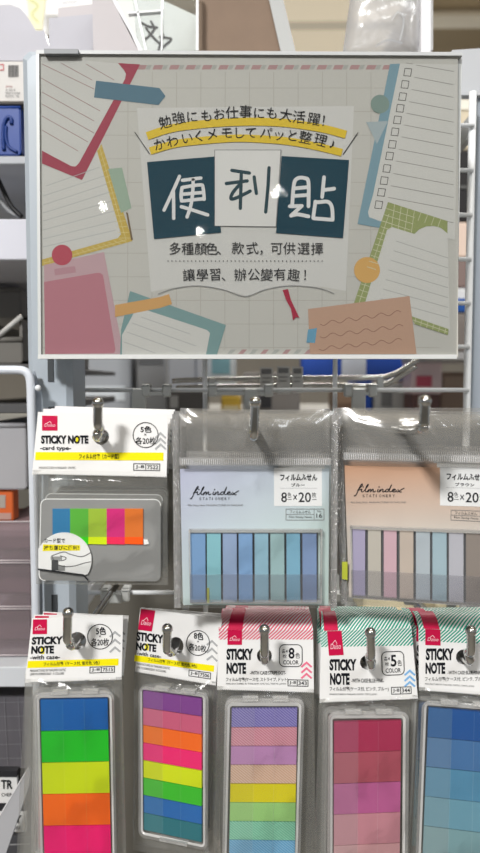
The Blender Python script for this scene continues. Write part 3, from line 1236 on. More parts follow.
def film_pack(cfg):
    pl = Plane(cfg['o'], cfg['yaw'], 0.0)
    root = empty('film_index_pack', pl.o, pl.rot)
    tag(root, cfg['label'], 'sticky notes', 'film index packs')
    cq = cfg['card']
    b = MB()
    pl.slab(b, cq, 0.0, -0.0005, cfg['paper'])
    card = b.build('backing_card', root)
    b = MB()
    pl.poly(b, cfg['box'], mat((236, 238, 240), 0.45), 0.00012)
    bx = cfg['box']
    pl.line(b, [bil(bx, 0.12, 0.53), bil(bx, 0.9, 0.53)], 0.4, mat((190, 192, 195)), 0.0002)
    for s, (u0, v0, u1, v1), bold in ((('フィルムふせん'), (0.13, 0.16, 0.9, 0.34), 0.04), (cfg['colour'], cfg['cu'], 0.03), ('8', (0.15, 0.64, 0.27, 0.9), 0.01), ('色', (0.28, 0.64, 0.36, 0.78), 0.0),
                                      ('×', (0.40, 0.70, 0.48, 0.84), 0.0), ('20', (0.51, 0.64, 0.77, 0.9), 0.01), ('枚', (0.79, 0.64, 0.88, 0.78), 0.0)):
        pl.text(b, s, [bil(bx, u0, v0), bil(bx, u1, v0), bil(bx, u1, v1), bil(bx, u0, v1)], INK, 0.00022, bold)
    pl.line(b, [bil(bx, 0.28, 0.83), bil(bx, 0.37, 0.83)], 0.5, INK2, 0.00022)
    pl.line(b, [bil(bx, 0.79, 0.83), bil(bx, 0.89, 0.83)], 0.5, INK2, 0.00022)
    b.build('white_label', card)
    b = MB()
    script_word(pl, b, cfg['fi'][0], cfg['fi'][1], cfg['fk'], INK, 0.0002)
    st = cfg['st']
    for i, ch in enumerate('STATIONERY'):
        w = (st[2] - st[0]) / 10
        pl.text(b, ch, (st[0] + i * w, st[1], st[0] + i * w + w * (0.2 if ch == 'I' else 0.62), st[3]), INK2, 0.0002)
    pl.text(b, 'Film Sticky Note  MANUFACTURED IN THAILAND', cfg['sm'], INK3, 0.0002)
    q = cfg['tb']
    pl.line(b, q, 0.5, INK3, 0.0002, closed=True)
    pl.line(b, [bil(q, 0, 0.5), bil(q, 0.74, 0.5)], 0.4, INK3, 0.0002)
    pl.line(b, [bil(q, 0.74, 0), bil(q, 0.74, 1)], 0.4, INK3, 0.0002)
    for s, (u0, v0, u1, v1) in (('フィルムふせん', (0.1, 0.12, 0.65, 0.42)), ('Film Sticky Note', (0.08, 0.62, 0.68, 0.88)), ('16', (0.8, 0.4, 0.95, 0.8)), ('No.', (0.82, 0.1, 0.93, 0.3))):
        pl.text(b, s, [bil(q, u0, v0), bil(q, u1, v0), bil(q, u1, v1), bil(q, u0, v1)], INK2, 0.0002)
    b.build('lettering', card)
    # clear tray
    cs = cfg['case']
    dF = 0.0032
    b = MB()
    for (u0, v0, u1, v1) in ((0, 0, 1, 0.035), (0, 0.965, 1, 1.01), (0, 0, 0.014, 1), (0.986, 0, 1.0, 1)):
        pl.slab(b, [bil(cs, u0, v0), bil(cs, u1, v0), bil(cs, u1, v1), bil(cs, u0, v1)], dF, 0.0004, CASEM)
    tray = b.build('case', root)
    b = MB()
    pl.slab(b, [bil(cs, 0.0, 0.61), bil(cs, 1, 0.61), bil(cs, 1, 1.0), bil(cs, 0.0, 1.0)], dF + 0.0004, dF, clear('pocket_front', (0.9, 0.9, 0.91), 0.035, 0.2, 0.08, base=0.0))
    b.build('front_pocket', tray)
    dark = mat((96, 98, 102), 0.5)
    b = MB()
    pl.slab(b, [bil(cs, 0.012, 0.04), bil(cs, cfg['ue'], 0.04), bil(cs, cfg['ue'], 0.97), bil(cs, 0.012, 0.97)], 0.0006, 0.0002, dark)
    b.build('dark_insert', tray)
    for (x0, x1), rgb, nm in zip(cfg['strips'], cfg['cols'], cfg['names']):
        b = MB()
        (ya, yb) = cfg['ys']
        f = lambda x, ab: ab[0] + (ab[1] - ab[0]) * (x - cs[0][0]) / (cs[1][0] - cs[0][0])
        q = [(x0, f(x0, ya)), (x1, f(x1, ya)), (x1 + cfg['lean'], f(x1, yb)), (x0 + cfg['lean'], f(x0, yb))]
        pl.slab(b, q, 0.0022, 0.0007, mat(rgb, 0.35, 0, 0.4))
        o = b.build('film_strip', root)
        o['label'] = nm + ' film strip'
    b = MB()
    pl.slab(b, cfg['tabq'], 0.0026, 0.0022, mat((176, 184, 62), 0.4))
    b.build('index_tab', root)['label'] = 'lime index tab at the left edge'
    # bag with a punched top
    b = film_bag(pl, cfg['bag'], 0.0050, BAG, BAGTOP, 0.25, 16, 24, cfg['seed'])
    b.build('clear_bag', root, True)
    # welded seams
    g = clear('welded_seam', (0.72, 0.72, 0.72), 0.25, 0.8, 0.15, 1.0, 420, (0.8, 0.8, 0.8), base=0.10)
    b = MB()
    q = cfg['bag']
    for (u0, u1, v0, v1) in ((-0.012, 0.028, 0.0, 1.0), (0.972, 1.012, 0.0, 1.0)):
        pl.slab(b, [bil(q, u0, v0), bil(q, u1, v0), bil(q, u1, v1), bil(q, u0, v1)], 0.0006, 0.0002, g)
    v = cfg['seam']
    pl.slab(b, [bil(q, 0.03, v - 0.02), bil(q, 0.97, v - 0.02), bil(q, 0.97, v + 0.02), bil(q, 0.03, v + 0.02)], 0.0042, 0.0038, clear('seam_fold', (0.86, 0.86, 0.86), 0.2, 0.6, 0.15, base=0.05))
    nn = 70
    gl = mat((226, 226, 226), 0.3)
    for i in range(nn):
        u = 0.05 + 0.9 * i / nn
        pl.line(b, [bil(q, u, v - 0.012), bil(q, u, v + 0.014)], 0.35, gl, 0.0044)
    b.build('welded_seam', root)
    return pl, root


BLUEN = ['steel blue', 'aqua', 'periwinkle', 'cornflower', 'pale blue', 'grey-green', 'sky blue', 'slate blue']
pb, B = film_pack(dict(
    o=at(255, 500, YU), yaw=0.5, label='blue film index pack with eight blue strips, front of the upper middle hook',
    card=[(180, 469), (329, 469), (328.5, 605), (183, 605)], paper=gradient((192, 196, 222), (200, 219, 217), 9.0, -14.0, 0.5),
    box=[(274, 468), (322, 468), (322, 506), (274, 506)], colour='ブルー', cu=(0.36, 0.40, 0.64, 0.49),
    fi=(190, 486.5), fk=(0.355, 0.30), st=(199.4, 497.4, 231, 500), sm=(188, 504.3, 243, 506.6), tb=[(286, 509), (324, 509), (324, 520), (286, 520)],
    case=[(188.5, 530), (322.5, 530), (322, 603), (190, 603)], ue=0.965,
    strips=[(190, 205.3), (206.8, 220.7), (222.8, 236.7), (238.6, 252.3), (254.6, 268.2), (270.4, 284.2), (286.5, 300), (302.5, 316.5)],
    ys=((534, 534), (602, 602)), lean=0.3, cols=[(122, 160, 204), (136, 192, 204), (146, 168, 202), (128, 166, 210), (144, 184, 204), (156, 188, 192), (126, 176, 202), (126, 150, 190)], names=BLUEN,
    tabq=[(207, 588), (209.2, 588), (209.4, 603), (207, 603)],
    bag=[(174, 414), (336, 414), (335, 608), (176, 608)], seam=0.245, seed=4))
stack(B, 2, 0.0085, ['blue film index pack, %s from the front on the upper middle hook' % ORD[k] for k in range(2)],
      [(0.002, 0.0015, 0.02, 0.03), (-0.001, 0.001, -0.015, -0.02)])
pc, Cc = film_pack(dict(
    o=at(425, 500, YU), yaw=12, label='brown film index pack with eight muted pastel strips, front of the upper right hook',
    card=[(344.5, 465.5), (503, 469), (500, 607), (349, 597)], paper=gradient((206, 160, 130), (208, 200, 192), 3.0, -34.0, 0.56),
    box=[(440, 466.5), (491, 468), (490, 507), (440, 505.5)], colour='ブラウン', cu=(0.30, 0.40, 0.68, 0.49),
    fi=(354, 484), fk=(0.365, 0.29), st=(362.5, 494.4, 396, 497.2), sm=(351, 501.4, 406, 503.6), tb=[(451, 510), (491, 511.5), (491, 522), (451, 520)],
    case=[(350, 526.5), (494, 531.5), (492, 607), (351.5, 597.5)], ue=0.99,
    strips=[(352.5, 365.2), (368, 381), (383.8, 396.6), (399.7, 413.4), (416, 430), (432.5, 446.6), (449, 463.5), (466, 481)],
    ys=((529, 535), (595.5, 605)), lean=0.0, cols=[(170, 164, 194), (192, 187, 178), (208, 174, 186), (196, 183, 172), (180, 191, 200), (164, 188, 200), (186, 187, 197), (142, 133, 127)],
    names=['lavender', 'warm grey', 'dusty pink', 'beige', 'ice blue', 'pale blue', 'lilac grey', 'taupe'],
    tabq=[(342, 562), (347.5, 562), (347.5, 580), (342, 579)],
    bag=[(337, 413), (512, 415), (508, 614), (343, 604)], seam=0.225, seed=9))
stack(Cc, 2, 0.0085, ['brown film index pack, %s from the front on the upper right hook' % ORD[k] for k in range(2)],
      [(0.001, 0.001, 0.01, -0.02), (0.002, 0.002, -0.01, 0.01)])


# --- lower row: packs with a case
def case_pack(cfg):
    pl = Plane(cfg['o'], cfg['yaw'], cfg.get('lean', 0.0))
    root = empty('sticky_note_pack', pl.o, pl.rot)
    tag(root, cfg['label'], 'sticky notes', 'sticky note packs')
    h = header(pl, root, cfg['head'], cfg['hole'], 46)
    if 'fold' in cfg:      # top of the card bent back over the hook, striped like the band below it
        f0, f1 = cfg['head'][0], cfg['head'][1]
        q = cfg['fold']
        dk = -0.011
        A0, A1 = pl.loc(*f0, 0.0), pl.loc(*f1, 0.0)
        B0, B1 = pl.loc(*q[0], dk), pl.loc(*q[1], dk)
        N_ = 8
        b = MB()
        rows = []
        for j in range(N_ + 1):
            t = j / N_
            bow = 0.0016 * math.sin(math.pi * t)
            rows.append([Vector(lerp3(A0, B0, t)) + Vector((0, -bow * 0.5, bow)), Vector(lerp3(A1, B1, t)) + Vector((0, -bow * 0.5, bow))])
        vs = [tuple(p) for r in rows for p in r]
        b.add(vs, [(2 * j, 2 * j + 1, 2 * j + 3, 2 * j + 2) for j in range(N_)], CARD)
        lift = Vector((0, -0.00012, 0.00006))

        def strip(u0, u1, sl, m, up):
            for j in range(N_):
                t0, t1 = j / N_, (j + 1) / N_
                c = [(u0 + sl * t0, j), (u1 + sl * t0, j), (u1 + sl * t1, j + 1), (u0 + sl * t1, j + 1)]
                c = [(min(1, max(0, u)), k) for u, k in c]
                if c[1][0] - c[0][0] < 1e-4 and c[2][0] - c[3][0] < 1e-4:
                    continue
                b.add([tuple(rows[k][0].lerp(rows[k][1], u) + lift * up) for u, k in c], [(0, 1, 2, 3)], m)
        for i in range(-8, 26):
            strip(i / 26, (i + 0.5) / 26, 0.26, mat(cfg['scol'], 0.45), 1)
        lx = lambda x: (x - f0[0]) / (f1[0] - f0[0])
        strip(lx(cfg['foldlogo'][0]), lx(cfg['foldlogo'][1]), cfg['foldlogo'][2], RED, 2)
        b.build('header_fold', root)
    if 'stripe' in cfg:
        b = MB()
        stripes_band(pl, b, cfg['stripe'], mat(cfg['scol'], 0.45), 0.00012, 26, 0.5, 1.1)
        b.build('striped_band', h)['label'] = cfg['sname']
    logo(pl, h, cfg['logo'], 0.0002)
    if 'band' in cfg:
        b = MB()
        pl.poly(b, cfg['band'], YEL, 0.00012)
        pl.poly(b, cfg['dot'], YEL, 0.00012)
        b.build('yellow_band', h)
    small(pl, h, cfg['text'])
    if 'ring' in cfg:
        ring_badge(pl, h, *cfg['ring'])
    if 'badge' in cfg:
        q = cfg['badge']
        b = MB()
        pl.line(b, rrect(q, 0.22), 0.8, INK2, 0.0002, closed=True)
        for s, (u0, v0, u1, v1), bold in ((cfg['num'], (0.40, 0.14, 0.66, 0.64), 0.02), ('色', (0.70, 0.36, 0.9, 0.62), 0.0), ('各4', (0.10, 0.2, 0.36, 0.38), 0.01), ('枚', (0.14, 0.44, 0.32, 0.6), 0.0), ('COLOR', (0.16, 0.71, 0.84, 0.9), 0.01)):
            pl.text(b, s, [bil(q, u0, v0), bil(q, u1, v0), bil(q, u1, v1), bil(q, u0, v1)], INK, 0.00024, bold)
        b.build('count_badge', h)
    if 'code' in cfg:
        codebox(pl, cfg['code'], 0.46, 'J-8', cfg['num2'], h)
    b = MB()
    chevrons(pl, b, cfg['chev'], 5.2, 4.6, 1.9, mat(cfg['ccol']), 0.0002, cfg.get('slope', 0.0))
    b.build('arrow_marks', h)
    # case with its pads
    dF = 0.0050
    cs = case_ring(pl, root, cfg['case'], cfg['inner'], dF, -0.0025)
    tabs(pl, cs, cfg['case'], [(0.22, 0.42, True), (0.60, 0.80, True), (0.3, 0.7, False)], dF)
    n = len(cfg['cols'])
    pq = cfg['pads']
    for i, (c, nm) in enumerate(zip(cfg['cols'], cfg['names'])):
        g_ = 0.5 / (pq[3][1] - pq[0][1])
        q = [bil(pq, 0, i / n), bil(pq, 1, i / n), bil(pq, 1, (i + 1) / n - g_), bil(pq, 0, (i + 1) / n - g_)]
        st = cfg.get('pstripe', [None] * n)[i]
        o = note_pad(pl, root, q, c, cfg['splits'], 0.0034 + 0.00008 * (i % 2), cfg['haze'], st)
        o['label'] = nm + ' note pad'
    b = MB()
    pl.slab(b, cfg['inner'], 0.0044, 0.0041, LID)
    b.build('clear_lid', cs)
    b = film_bag(pl, cfg['bag'], 0.0068, BAG, seed=cfg['seed'], back=-0.003)
    b.build('clear_bag', root, True)
    return pl, root


N5 = ['blue', 'green', 'lime yellow', 'orange', 'hot pink']
N8 = ['purple', 'rose', 'orange', 'hot pink', 'lime yellow', 'green', 'blue', 'teal']
p1, D1 = case_pack(dict(
    o=at(77, 650, YL), yaw=-3, seed=11,
    label='five-colour fluorescent sticky note pack, front of the leftmost lower hook',
    head=[(32, 618.5), (123, 616.5), (121.5, 680), (25, 683)], hole=(77.3, 641, 9, 9),
    logo=[(33, 619.5), (47, 619.3), (47, 634), (32.5, 634.2)],
    band=[(28, 661), (118.5, 658.6), (118.3, 665.4), (27.2, 668)], dot=[(41, 647), (45, 647), (44, 654), (40.5, 654)],
    text=[('STICKY', [(32, 637), (63, 636.2), (62.5, 644), (31.5, 644.8)], INK, 0.05), ('NOTE', [(31.5, 646), (54, 645.6), (53.8, 653.5), (31, 654)], INK, 0.05),
          ('-with case-', [(30.5, 655.2), (60, 654.8), (60, 659), (30, 659.6)], INK, 0.02),
          ('フィルム付箋（ケース付, 蛍光色, 5色）', [(43.6, 662.2), (99.5, 660.8), (99.5, 664.8), (43.4, 666.2)], INK, 0.01),
          ('MANUFACTURED IN THAILAND CHUTEC', [(30, 669.6), (66, 668.6), (66, 671), (30, 672)], INK2), ('LINE FLUORESCENT  5 COLORS', [(30, 673), (64, 672.2), (64, 674.6), (30, 675.4)], INK2)],
    ring=(100, 636.7, 12.4, None, (('5色', (96, 626.8, 106, 634.8), 0.02), ('×', (99, 635.4, 101, 637.2), 0), ('各20枚', (91.2, 638.2, 109, 646), 0.008))),
    code=[(90, 667.2), (114.5, 666.4), (114.3, 672.2), (89.8, 673)], num2='7515',
    chev=[(115, 632), (115, 639.6), (115, 647.4)], ccol=(176, 178, 180), slope=-0.05,
    case=[(34, 692.5), (114, 690.5), (117, 868), (38, 868)], inner=[(39, 698), (109.5, 697), (112.5, 861), (43, 861)],
    pads=[(40, 700), (107.5, 698.5), (111, 857), (44.5, 858)], splits=[0.33, 0.65], haze=0.06,
    cols=[(8, 94, 172), (20, 194, 28), (208, 228, 0), (255, 104, 0), (248, 0, 112)], names=N5,
    bag=[(25, 679), (122, 677), (127, 885), (23, 888)]))
stack(D1, 2, 0.0085, ['five-colour fluorescent pack, %s from the front on the leftmost lower hook' % ORD[k] for k in range(2)],
      [(-0.002, -0.0018, 0.035, 0.02), (-0.001, -0.0040, 0.06, -0.03)])
p2, D2 = case_pack(dict(
    o=at(176, 650, YL + 0.008), yaw=20, seed=12,
    label='eight-colour fluorescent sticky note pack turned sideways, front of the second lower hook',
    head=[(140, 608), (222, 619), (215.5, 686), (135, 672)], hole=(176, 646, 7.5, 9),
    logo=[(141, 608.8), (155.3, 610.6), (151.8, 631.5), (138, 629.8)],
    band=[(134.6, 655), (214.2, 665.6), (213.7, 671.8), (134.2, 661.2)], dot=[(145, 643.5), (149, 644), (148.6, 650.5), (144.6, 650)],
    text=[('STICKY', [(136.6, 631.6), (163.6, 635), (163.2, 643.6), (136.4, 640.6)], INK, 0.05), ('NOTE', [(136.2, 642), (156.4, 644.6), (156, 652.2), (136, 650)], INK, 0.05),
          ('-with case-', [(137, 651.2), (161, 654.6), (161, 658.4), (137, 655)], INK, 0.02),
          ('フィルム付箋（ケース付, 蛍光色, 8色）', [(148, 657.6), (197, 664.4), (197, 668.2), (148, 661.4)], INK, 0.01),
          ('MANUFACTURED IN THAILAND CHUTEC', [(136.5, 662.4), (170, 667.4), (170, 669.6), (136.5, 664.6)], INK2), ('LINE FLUORESCENT  8 COLORS', [(136.5, 666), (166, 670.6), (166, 672.8), (136.5, 668.2)], INK2)],
    ring=(198, 643, 12.4, 11.5, (('8色', [(194, 631.4), (203.5, 632.8), (203.3, 640.4), (193.8, 639)], 0.02), ('×', (197, 640.6, 199, 642.4), 0), ('各20枚', [(189, 642.8), (206.4, 645.2), (206.2, 652.6), (188.8, 650.2)], 0.008))),
    code=[(189, 670), (210.6, 673), (210.4, 679), (188.8, 675.8)], num2='7506',
    chev=[(212, 641), (212, 648.6), (212, 656)], ccol=(176, 178, 180), slope=0.13,
    case=[(138.5, 686), (208.5, 693), (207.5, 851), (138.5, 837)], inner=[(142, 689.5), (203, 697), (203, 845), (143, 832)],
    pads=[(143, 690.5), (201.6, 699), (201.6, 843), (143.6, 830.5)], splits=[0.33, 0.64], haze=0.2,
    cols=[(132, 68, 148), (210, 96, 130), (255, 112, 28), (250, 38, 118), (220, 236, 8), (60, 196, 40), (36, 108, 184), (40, 118, 130)], names=N8,
    bag=[(134, 668), (217, 682), (221, 868), (133, 850)]))
stack(D2, 2, 0.0085, ['eight-colour fluorescent pack, %s from the front on the second lower hook' % ORD[k] for k in range(2)],
      [(0.0, -0.0024, 0.01, 0.06), (0.0006, -0.0046, -0.01, 0.12)])
NP = ['violet striped', 'dusty rose striped', 'plain lilac', 'tan striped', 'plain yellow', 'plain pale green', 'mint striped', 'light blue striped']
p3, D3 = case_pack(dict(
    o=at(264, 650, YL), yaw=0, seed=13,
    label='pastel striped eight-colour sticky note pack with pink striped header, front of the middle lower hook',
    head=[(218.5, 630), (313, 630), (314, 693), (217, 690)], fold=[(223, 609), (309, 609)], foldlogo=(227.7, 242.2, 0.02), hole=(264.4, 655.7, 7.5, 7.5),
    stripe=[(219, 630.2), (313, 630.2), (313, 639.5), (218.8, 639.5)], scol=(226, 84, 118), sname='pink diagonal striped band',
    logo=[(227.7, 630), (242, 630), (242, 644.8), (227.5, 644.8)],
    text=[('STICKY', (226.5, 648.6, 253, 660), INK, 0.05), ('NOTE', (226.5, 662.6, 246, 674), INK, 0.05), ('-WITH CASE·STRIPE·DOT-', (250, 671, 286, 674.6), INK2, 0.015),
          ('フィルム付箋(ケース付, ストライプ, ドット)', (226, 677.4, 288, 682), INK2, 0.01), ('MANUFACTURED IN THAILAND, CHUTEC, TOKYO, JAPAN', (226, 683, 286, 685), INK2)],
    badge=[(279.5, 644.7), (302.2, 644.7), (302.2, 666.6), (279.5, 666.6)], num='8', code=[(288, 679.6), (308, 680.2), (308, 686.4), (288, 685.8)], num2='343',
    chev=[(306.5, 662.5), (306.5, 668.2), (306.5, 673.8)], ccol=(238, 120, 150),
    case=[(225, 698.5), (304.5, 698.5), (300, 870), (222, 870)], inner=[(230, 706), (299, 706), (295, 863), (226.5, 863)],
    pads=[(231.8, 709), (297.3, 708.5), (294.8, 860), (229, 859)], splits=[0.35, 0.66], haze=0.12,
    cols=[(112, 104, 176), (200, 126, 144), (190, 138, 188), (208, 168, 142), (222, 210, 24), (156, 208, 124), (116, 194, 160), (98, 166, 210)], names=NP,
    pstripe=[4200, 4200, None, 4200, None, None, 4200, 4200],
    bag=[(217, 686), (314, 689), (316, 885), (213, 885)]))
stack(D3, 2, 0.0085, ['pastel striped pack, %s from the front on the middle lower hook' % ORD[k] for k in range(2)],
      [(0.0, -0.0022, -0.006, 0.03), (0.001, -0.0040, 0.01, -0.02)])
p4, D4 = case_pack(dict(
    o=at(368, 660, YL), yaw=-1, seed=14,
    label='pink five-colour sticky note pack with green striped header, front of the fourth lower hook',
    head=[(321, 631), (411.5, 628), (418, 699), (319.5, 703)], fold=[(321, 611), (402, 610)], foldlogo=(324, 338, -0.02), hole=(368, 662.4, 8, 7.5),
    stripe=[(321.2, 631.2), (411.3, 628.2), (413.5, 645.5), (320.8, 647)], scol=(24, 166, 138), sname='teal diagonal striped band',
    logo=[(327, 631.2), (341.5, 630.8), (343.7, 655), (329, 655.7)],
    text=[('STICKY', (329.5, 659, 356.4, 670.6), INK, 0.05), ('NOTE', (330, 673, 349.6, 685), INK, 0.05), ('-WITH CASE·BLUE·PINK-', (351.3, 678.6, 384, 682.6), INK2, 0.015),
          ('フィルム付箋(ケース付, ピンク, ブルー)', (329.5, 686.6, 388.6, 691.6), INK2, 0.01), ('MANUFACTURED IN THAILAND, CHUTEC, TOKYO, JAPAN', (329.5, 693.4, 377, 695.6), INK2)],
    badge=[(381.6, 652), (403.6, 651.2), (404.4, 674.6), (382.4, 675.4)], num='5', code=[(391.4, 687.4), (411, 686.8), (411.3, 693.6), (391.7, 694.2)], num2='344',
    chev=[(409.8, 670.6), (409.8, 676.4), (409.8, 682)], ccol=(130, 184, 232),
    case=[(328, 711.5), (409, 711.5), (408, 882), (327, 882)], inner=[(332.5, 718.5), (403, 718), (402, 876), (332.5, 876)],
    pads=[(334, 722.5), (401.3, 720.5), (399.5, 874), (333.8, 877)], splits=[0.36, 0.66], haze=0.26,
    cols=[(172, 44, 84), (176, 80, 98), (190, 94, 150), (204, 138, 152), (214, 160, 166)], names=['crimson', 'brick rose', 'orchid', 'dusty pink', 'pale pink'],
    bag=[(319, 699), (418.5, 695), (418, 890), (313, 890)]))
stack(D4, 2, 0.0085, ['pink five-colour pack, %s from the front on the fourth lower hook' % ORD[k] for k in range(2)],
      [(-0.0010, -0.0016, 0.01, 0.02), (0.0, -0.0036, 0.015, -0.03)])
p5, D5 = case_pack(dict(
    o=at(462, 655, YL), yaw=9, seed=15,
    label='blue five-colour sticky note pack with green striped header, front of the rightmost lower hook',
    head=[(418.5, 628.5), (515, 632), (517, 698), (419, 690.5)], fold=[(412, 611), (505, 612)], foldlogo=(424, 440, 0.0), hole=(463.5, 657, 7.5, 7.5),
    stripe=[(418.7, 628.7), (514.8, 632.2), (515, 645), (418.8, 641)], scol=(24, 166, 138), sname='teal diagonal striped band',
    logo=[(425.3, 628.9), (440.3, 629.6), (440.6, 645.6), (425.3, 645)],
    text=[('STICKY', (425.8, 648.3, 453.7, 660.3), INK, 0.05), ('NOTE', (425.5, 662.5, 445.2, 674), INK, 0.05), ('-WITH CASE·BLUE·PINK-', (447.6, 670.8, 481.5, 674.4), INK2, 0.015),
          ('フィルム付箋(ケース付, ピンク, ブルー)', (425, 676.7, 486, 681.8), INK2, 0.01), ('MANUFACTURED IN THAILAND, CHUTEC, TOKYO, JAPAN', [(425, 683), (474, 685.4), (474, 687.6), (425, 685)], INK2)],
    badge=[(481, 645), (504, 646), (504, 668.6), (481, 667.6)], num='5', code=[(489, 682), (509, 683), (509, 689), (489, 688)], num2='344',
    chev=[(509, 664), (509, 670), (509, 676)], ccol=(240, 150, 176),
    case=[(422, 700), (508, 706), (507, 882), (415, 870)], inner=[(426.5, 705), (503, 711), (502, 876), (420.5, 864)],
    pads=[(428.6, 708), (500, 713.4), (499, 866), (422.6, 855.5)], splits=[0.33, 0.64], haze=0.26,
    cols=[(28, 86, 158), (70, 118, 172), (84, 144, 180), (108, 160, 182), (126, 166, 174)], names=['deep blue', 'denim blue', 'steel blue', 'grey-blue', 'pale grey-blue'],
    bag=[(419, 687), (517, 694), (519, 890), (413, 878)]))
stack(D5, 2, 0.0085, ['blue five-colour pack, %s from the front on the rightmost lower hook' % ORD[k] for k in range(2)],
      [(-0.002, -0.0016, 0.01, 0.02), (-0.001, -0.0036, -0.01, 0.03)])


def wp(pl, px, py, d=0.0):
    l = pl.loc(px, py, d)
    return pl.o + pl.R @ Vector(l)


run_hook(wp(pa, 101, 438), (98, 429), (98, 403), YU - 0.016, 'chrome hook with bent-up tip holding the card-type packs, upper left', 'chrome display hooks', H_UP, [0.004, 0.016])
run_hook(wp(pb, 255, 432), (254, 437), (255, 402), YU - 0.022, 'chrome hook with bent-up tip holding the blue film index packs', 'chrome display hooks', H_UP, [-0.022, 0.010])
run_hook(wp(pc, 402, 430), (424, 429), (425, 401), YU - 0.040, 'chrome hook with bent-up tip holding the brown film index packs', 'chrome display hooks', H_UP, [-0.006, 0.008])
run_hook(wp(p1, 77, 641), (67.5, 644), (68, 613), YL - 0.016, 'chrome hook with ball tip holding the five-colour fluorescent packs', 'chrome display hooks', H_LO, [-0.006, 0.006])
run_hook(wp(p2, 175, 647), (167, 653), (167.3, 629), YL - 0.012, 'chrome hook with ball tip holding the eight-colour fluorescent packs', 'chrome display hooks', H_LO, [-0.006, 0.006])
run_hook(wp(p3, 264.4, 656), (264.5, 657), (264.5, 630), YL - 0.018, 'chrome hook with ball tip holding the pastel striped packs', 'chrome display hooks', H_LO, [-0.006, 0.006])
run_hook(wp(p4, 368, 662), (371, 660), (370.5, 633), YL - 0.018, 'chrome hook with ball tip holding the pink packs', 'chrome display hooks', H_LO, [-0.006, 0.006])
run_hook(wp(p5, 463.5, 657), (471, 656), (471, 631), YL - 0.016, 'chrome hook with ball tip holding the blue five-colour packs', 'chrome display hooks', H_LO, [-0.006, 0.006])
#BACKGROUND
# ------------------------------------------------------------------ shop around the rack
def solid(name, poly, y, depth, m, label=None, cat=None, parent=None, group=None, bits=()):
    """an upright board or box with the given outline, its front at depth y"""
    pl = Plane(at(*poly[0], y))
    b = MB()
    pl.slab(b, poly, 0.0, -depth, m)
    if parent is None and cat:
        o = empty(name, pl.o)
        tag(o, label, cat, group)
        b.build('body', o)
    else:
        o = b.build(name, parent)
        if parent is None:
            o.location = pl.o
            tag(o, label, cat, group)
        else:
            o.location = pl.o - parent.location
    return pl, o


def R4(x0, y0, x1, y1):
    return [(x0, y0), (x1, y0), (x1, y1), (x0, y1)]


def tray(name, x0, y0, x1, y1, y, depth, m, label, cat, lip=0.002, front=None, group=None, zb=None):
    """an open bin: floor, four walls and a rolled front lip"""
    a, c = at(x0, y0, y), at(x1, y1, y)
    zb = c.z if zb is None else zb
    w, h = c.x - a.x, a.z - zb
    root = empty(name, (a.x, y, zb))
    tag(root, label, cat, group)
    b = MB()
    t = 0.002
    hf = h if front is None else h * front
    b.box((0, 0, 0), (w, depth, t), m)
    b.box((0, depth - t, 0), (w, depth, h), m)
    b.box((0, 0, 0), (t, depth, h), m)
    b.box((w - t, 0, 0), (w, depth, h), m)
    b.build('bin_shell', root)
    b = MB()
    b.box((0, -0.0005, 0), (w, t, hf), m, 0.0008)
    b.build('front_panel', root)
    b = MB()
    b.tube([(0, 0, hf), (w, 0, hf)], lip, m, 8)
    b.build('rim', root, True)
    return root


# --- rack top shelf and what stands on it
zsh = at(240, 54, 0.02).z - 0.004
tp = empty('top_shelf', (0, 0.03, zsh - 0.012))
tag(tp, 'white shelf board behind the top edge of the sign', 'shelf')
b = MB()
b.box((at(30, 60, 0.045).x, 0.015, 0), (at(462, 60, 0.045).x, 0.30, 0.010), mat((216, 218, 220), 0.5), 0.001)
b.build('board', tp)
for x in (GX0, GX1):
    b = MB()
    b.box((x - 0.002, 0.03, -0.012), (x + 0.002, 0.25, 0), STEEL)
    b.build('bracket', tp)
ZT = zsh - 0.002          # top of that board


def onshelf(poly, y):
    """drop the lowest corners of an outline onto the top shelf"""
    pyb = None
    lo = max(p[1] for p in poly)
    # pixel row of the shelf top at this depth
    a, c = 0.0, 200.0
    for _ in range(40):
        mid = (a + c) / 2
        if at(240, mid, y).z > ZT:
            a = mid
        else:
            c = mid
    return [(p[0], a if p[1] >= lo - 0.01 else p[1]) for p in poly]


WB = noisy((184, 184, 193), (176, 176, 186), 25, 0.5)
WB2 = noisy((192, 187, 190), (186, 181, 185), 25, 0.5)
pl, o = solid('storage_bin', [(-40, 30), (44, 30.5), (50, 50), (52, 60.7), (-40, 60.7)], 0.114, 0.06, WB, 'white plastic bin at the top left corner behind the sign', 'bin')
solid('divider', [(-8, 5), (10, 4.5), (20, 8), (28, 17), (38, 34), (-8, 34)], 0.176, 0.004, WB, parent=o)
pl, o = solid('storage_bin', onshelf([(49, 18), (93, 14), (93, 60), (49, 60)], 0.07), 0.07, 0.06, WB, 'white plastic bin with a raised back standing right of the corner bin', 'bin')
solid('raised_back', [(58, 8), (93, 4), (93, 30), (58, 30)], 0.131, 0.004, WB2, parent=o)
pl, o = solid('plastic_holder', onshelf([(92, -14), (104, -14), (130, 32), (139, 52), (139, 58), (94, 58)], 0.05), 0.05, 0.06, WB2, 'pinkish white slanted plastic holder above the sign', 'holder')
solid('holder_lip', [(105, -14), (109, -14), (143, 50), (139, 52)], 0.05, 0.004, WHITEP, parent=o)
ACR = clear('acrylic_sheet', (0.93, 0.95, 0.95), 0.06, 0.5, 0.05, base=0.03)
pl, o = solid('acrylic_stand', onshelf([(131, -14), (198, -14), (198, 50), (146, 50)], 0.09), 0.09, 0.003, ACR, 'clear acrylic stand with bright edges in front of the lettered board', 'stand')
EDG = mat((240, 242, 244), 0.3, 0, 0.6)
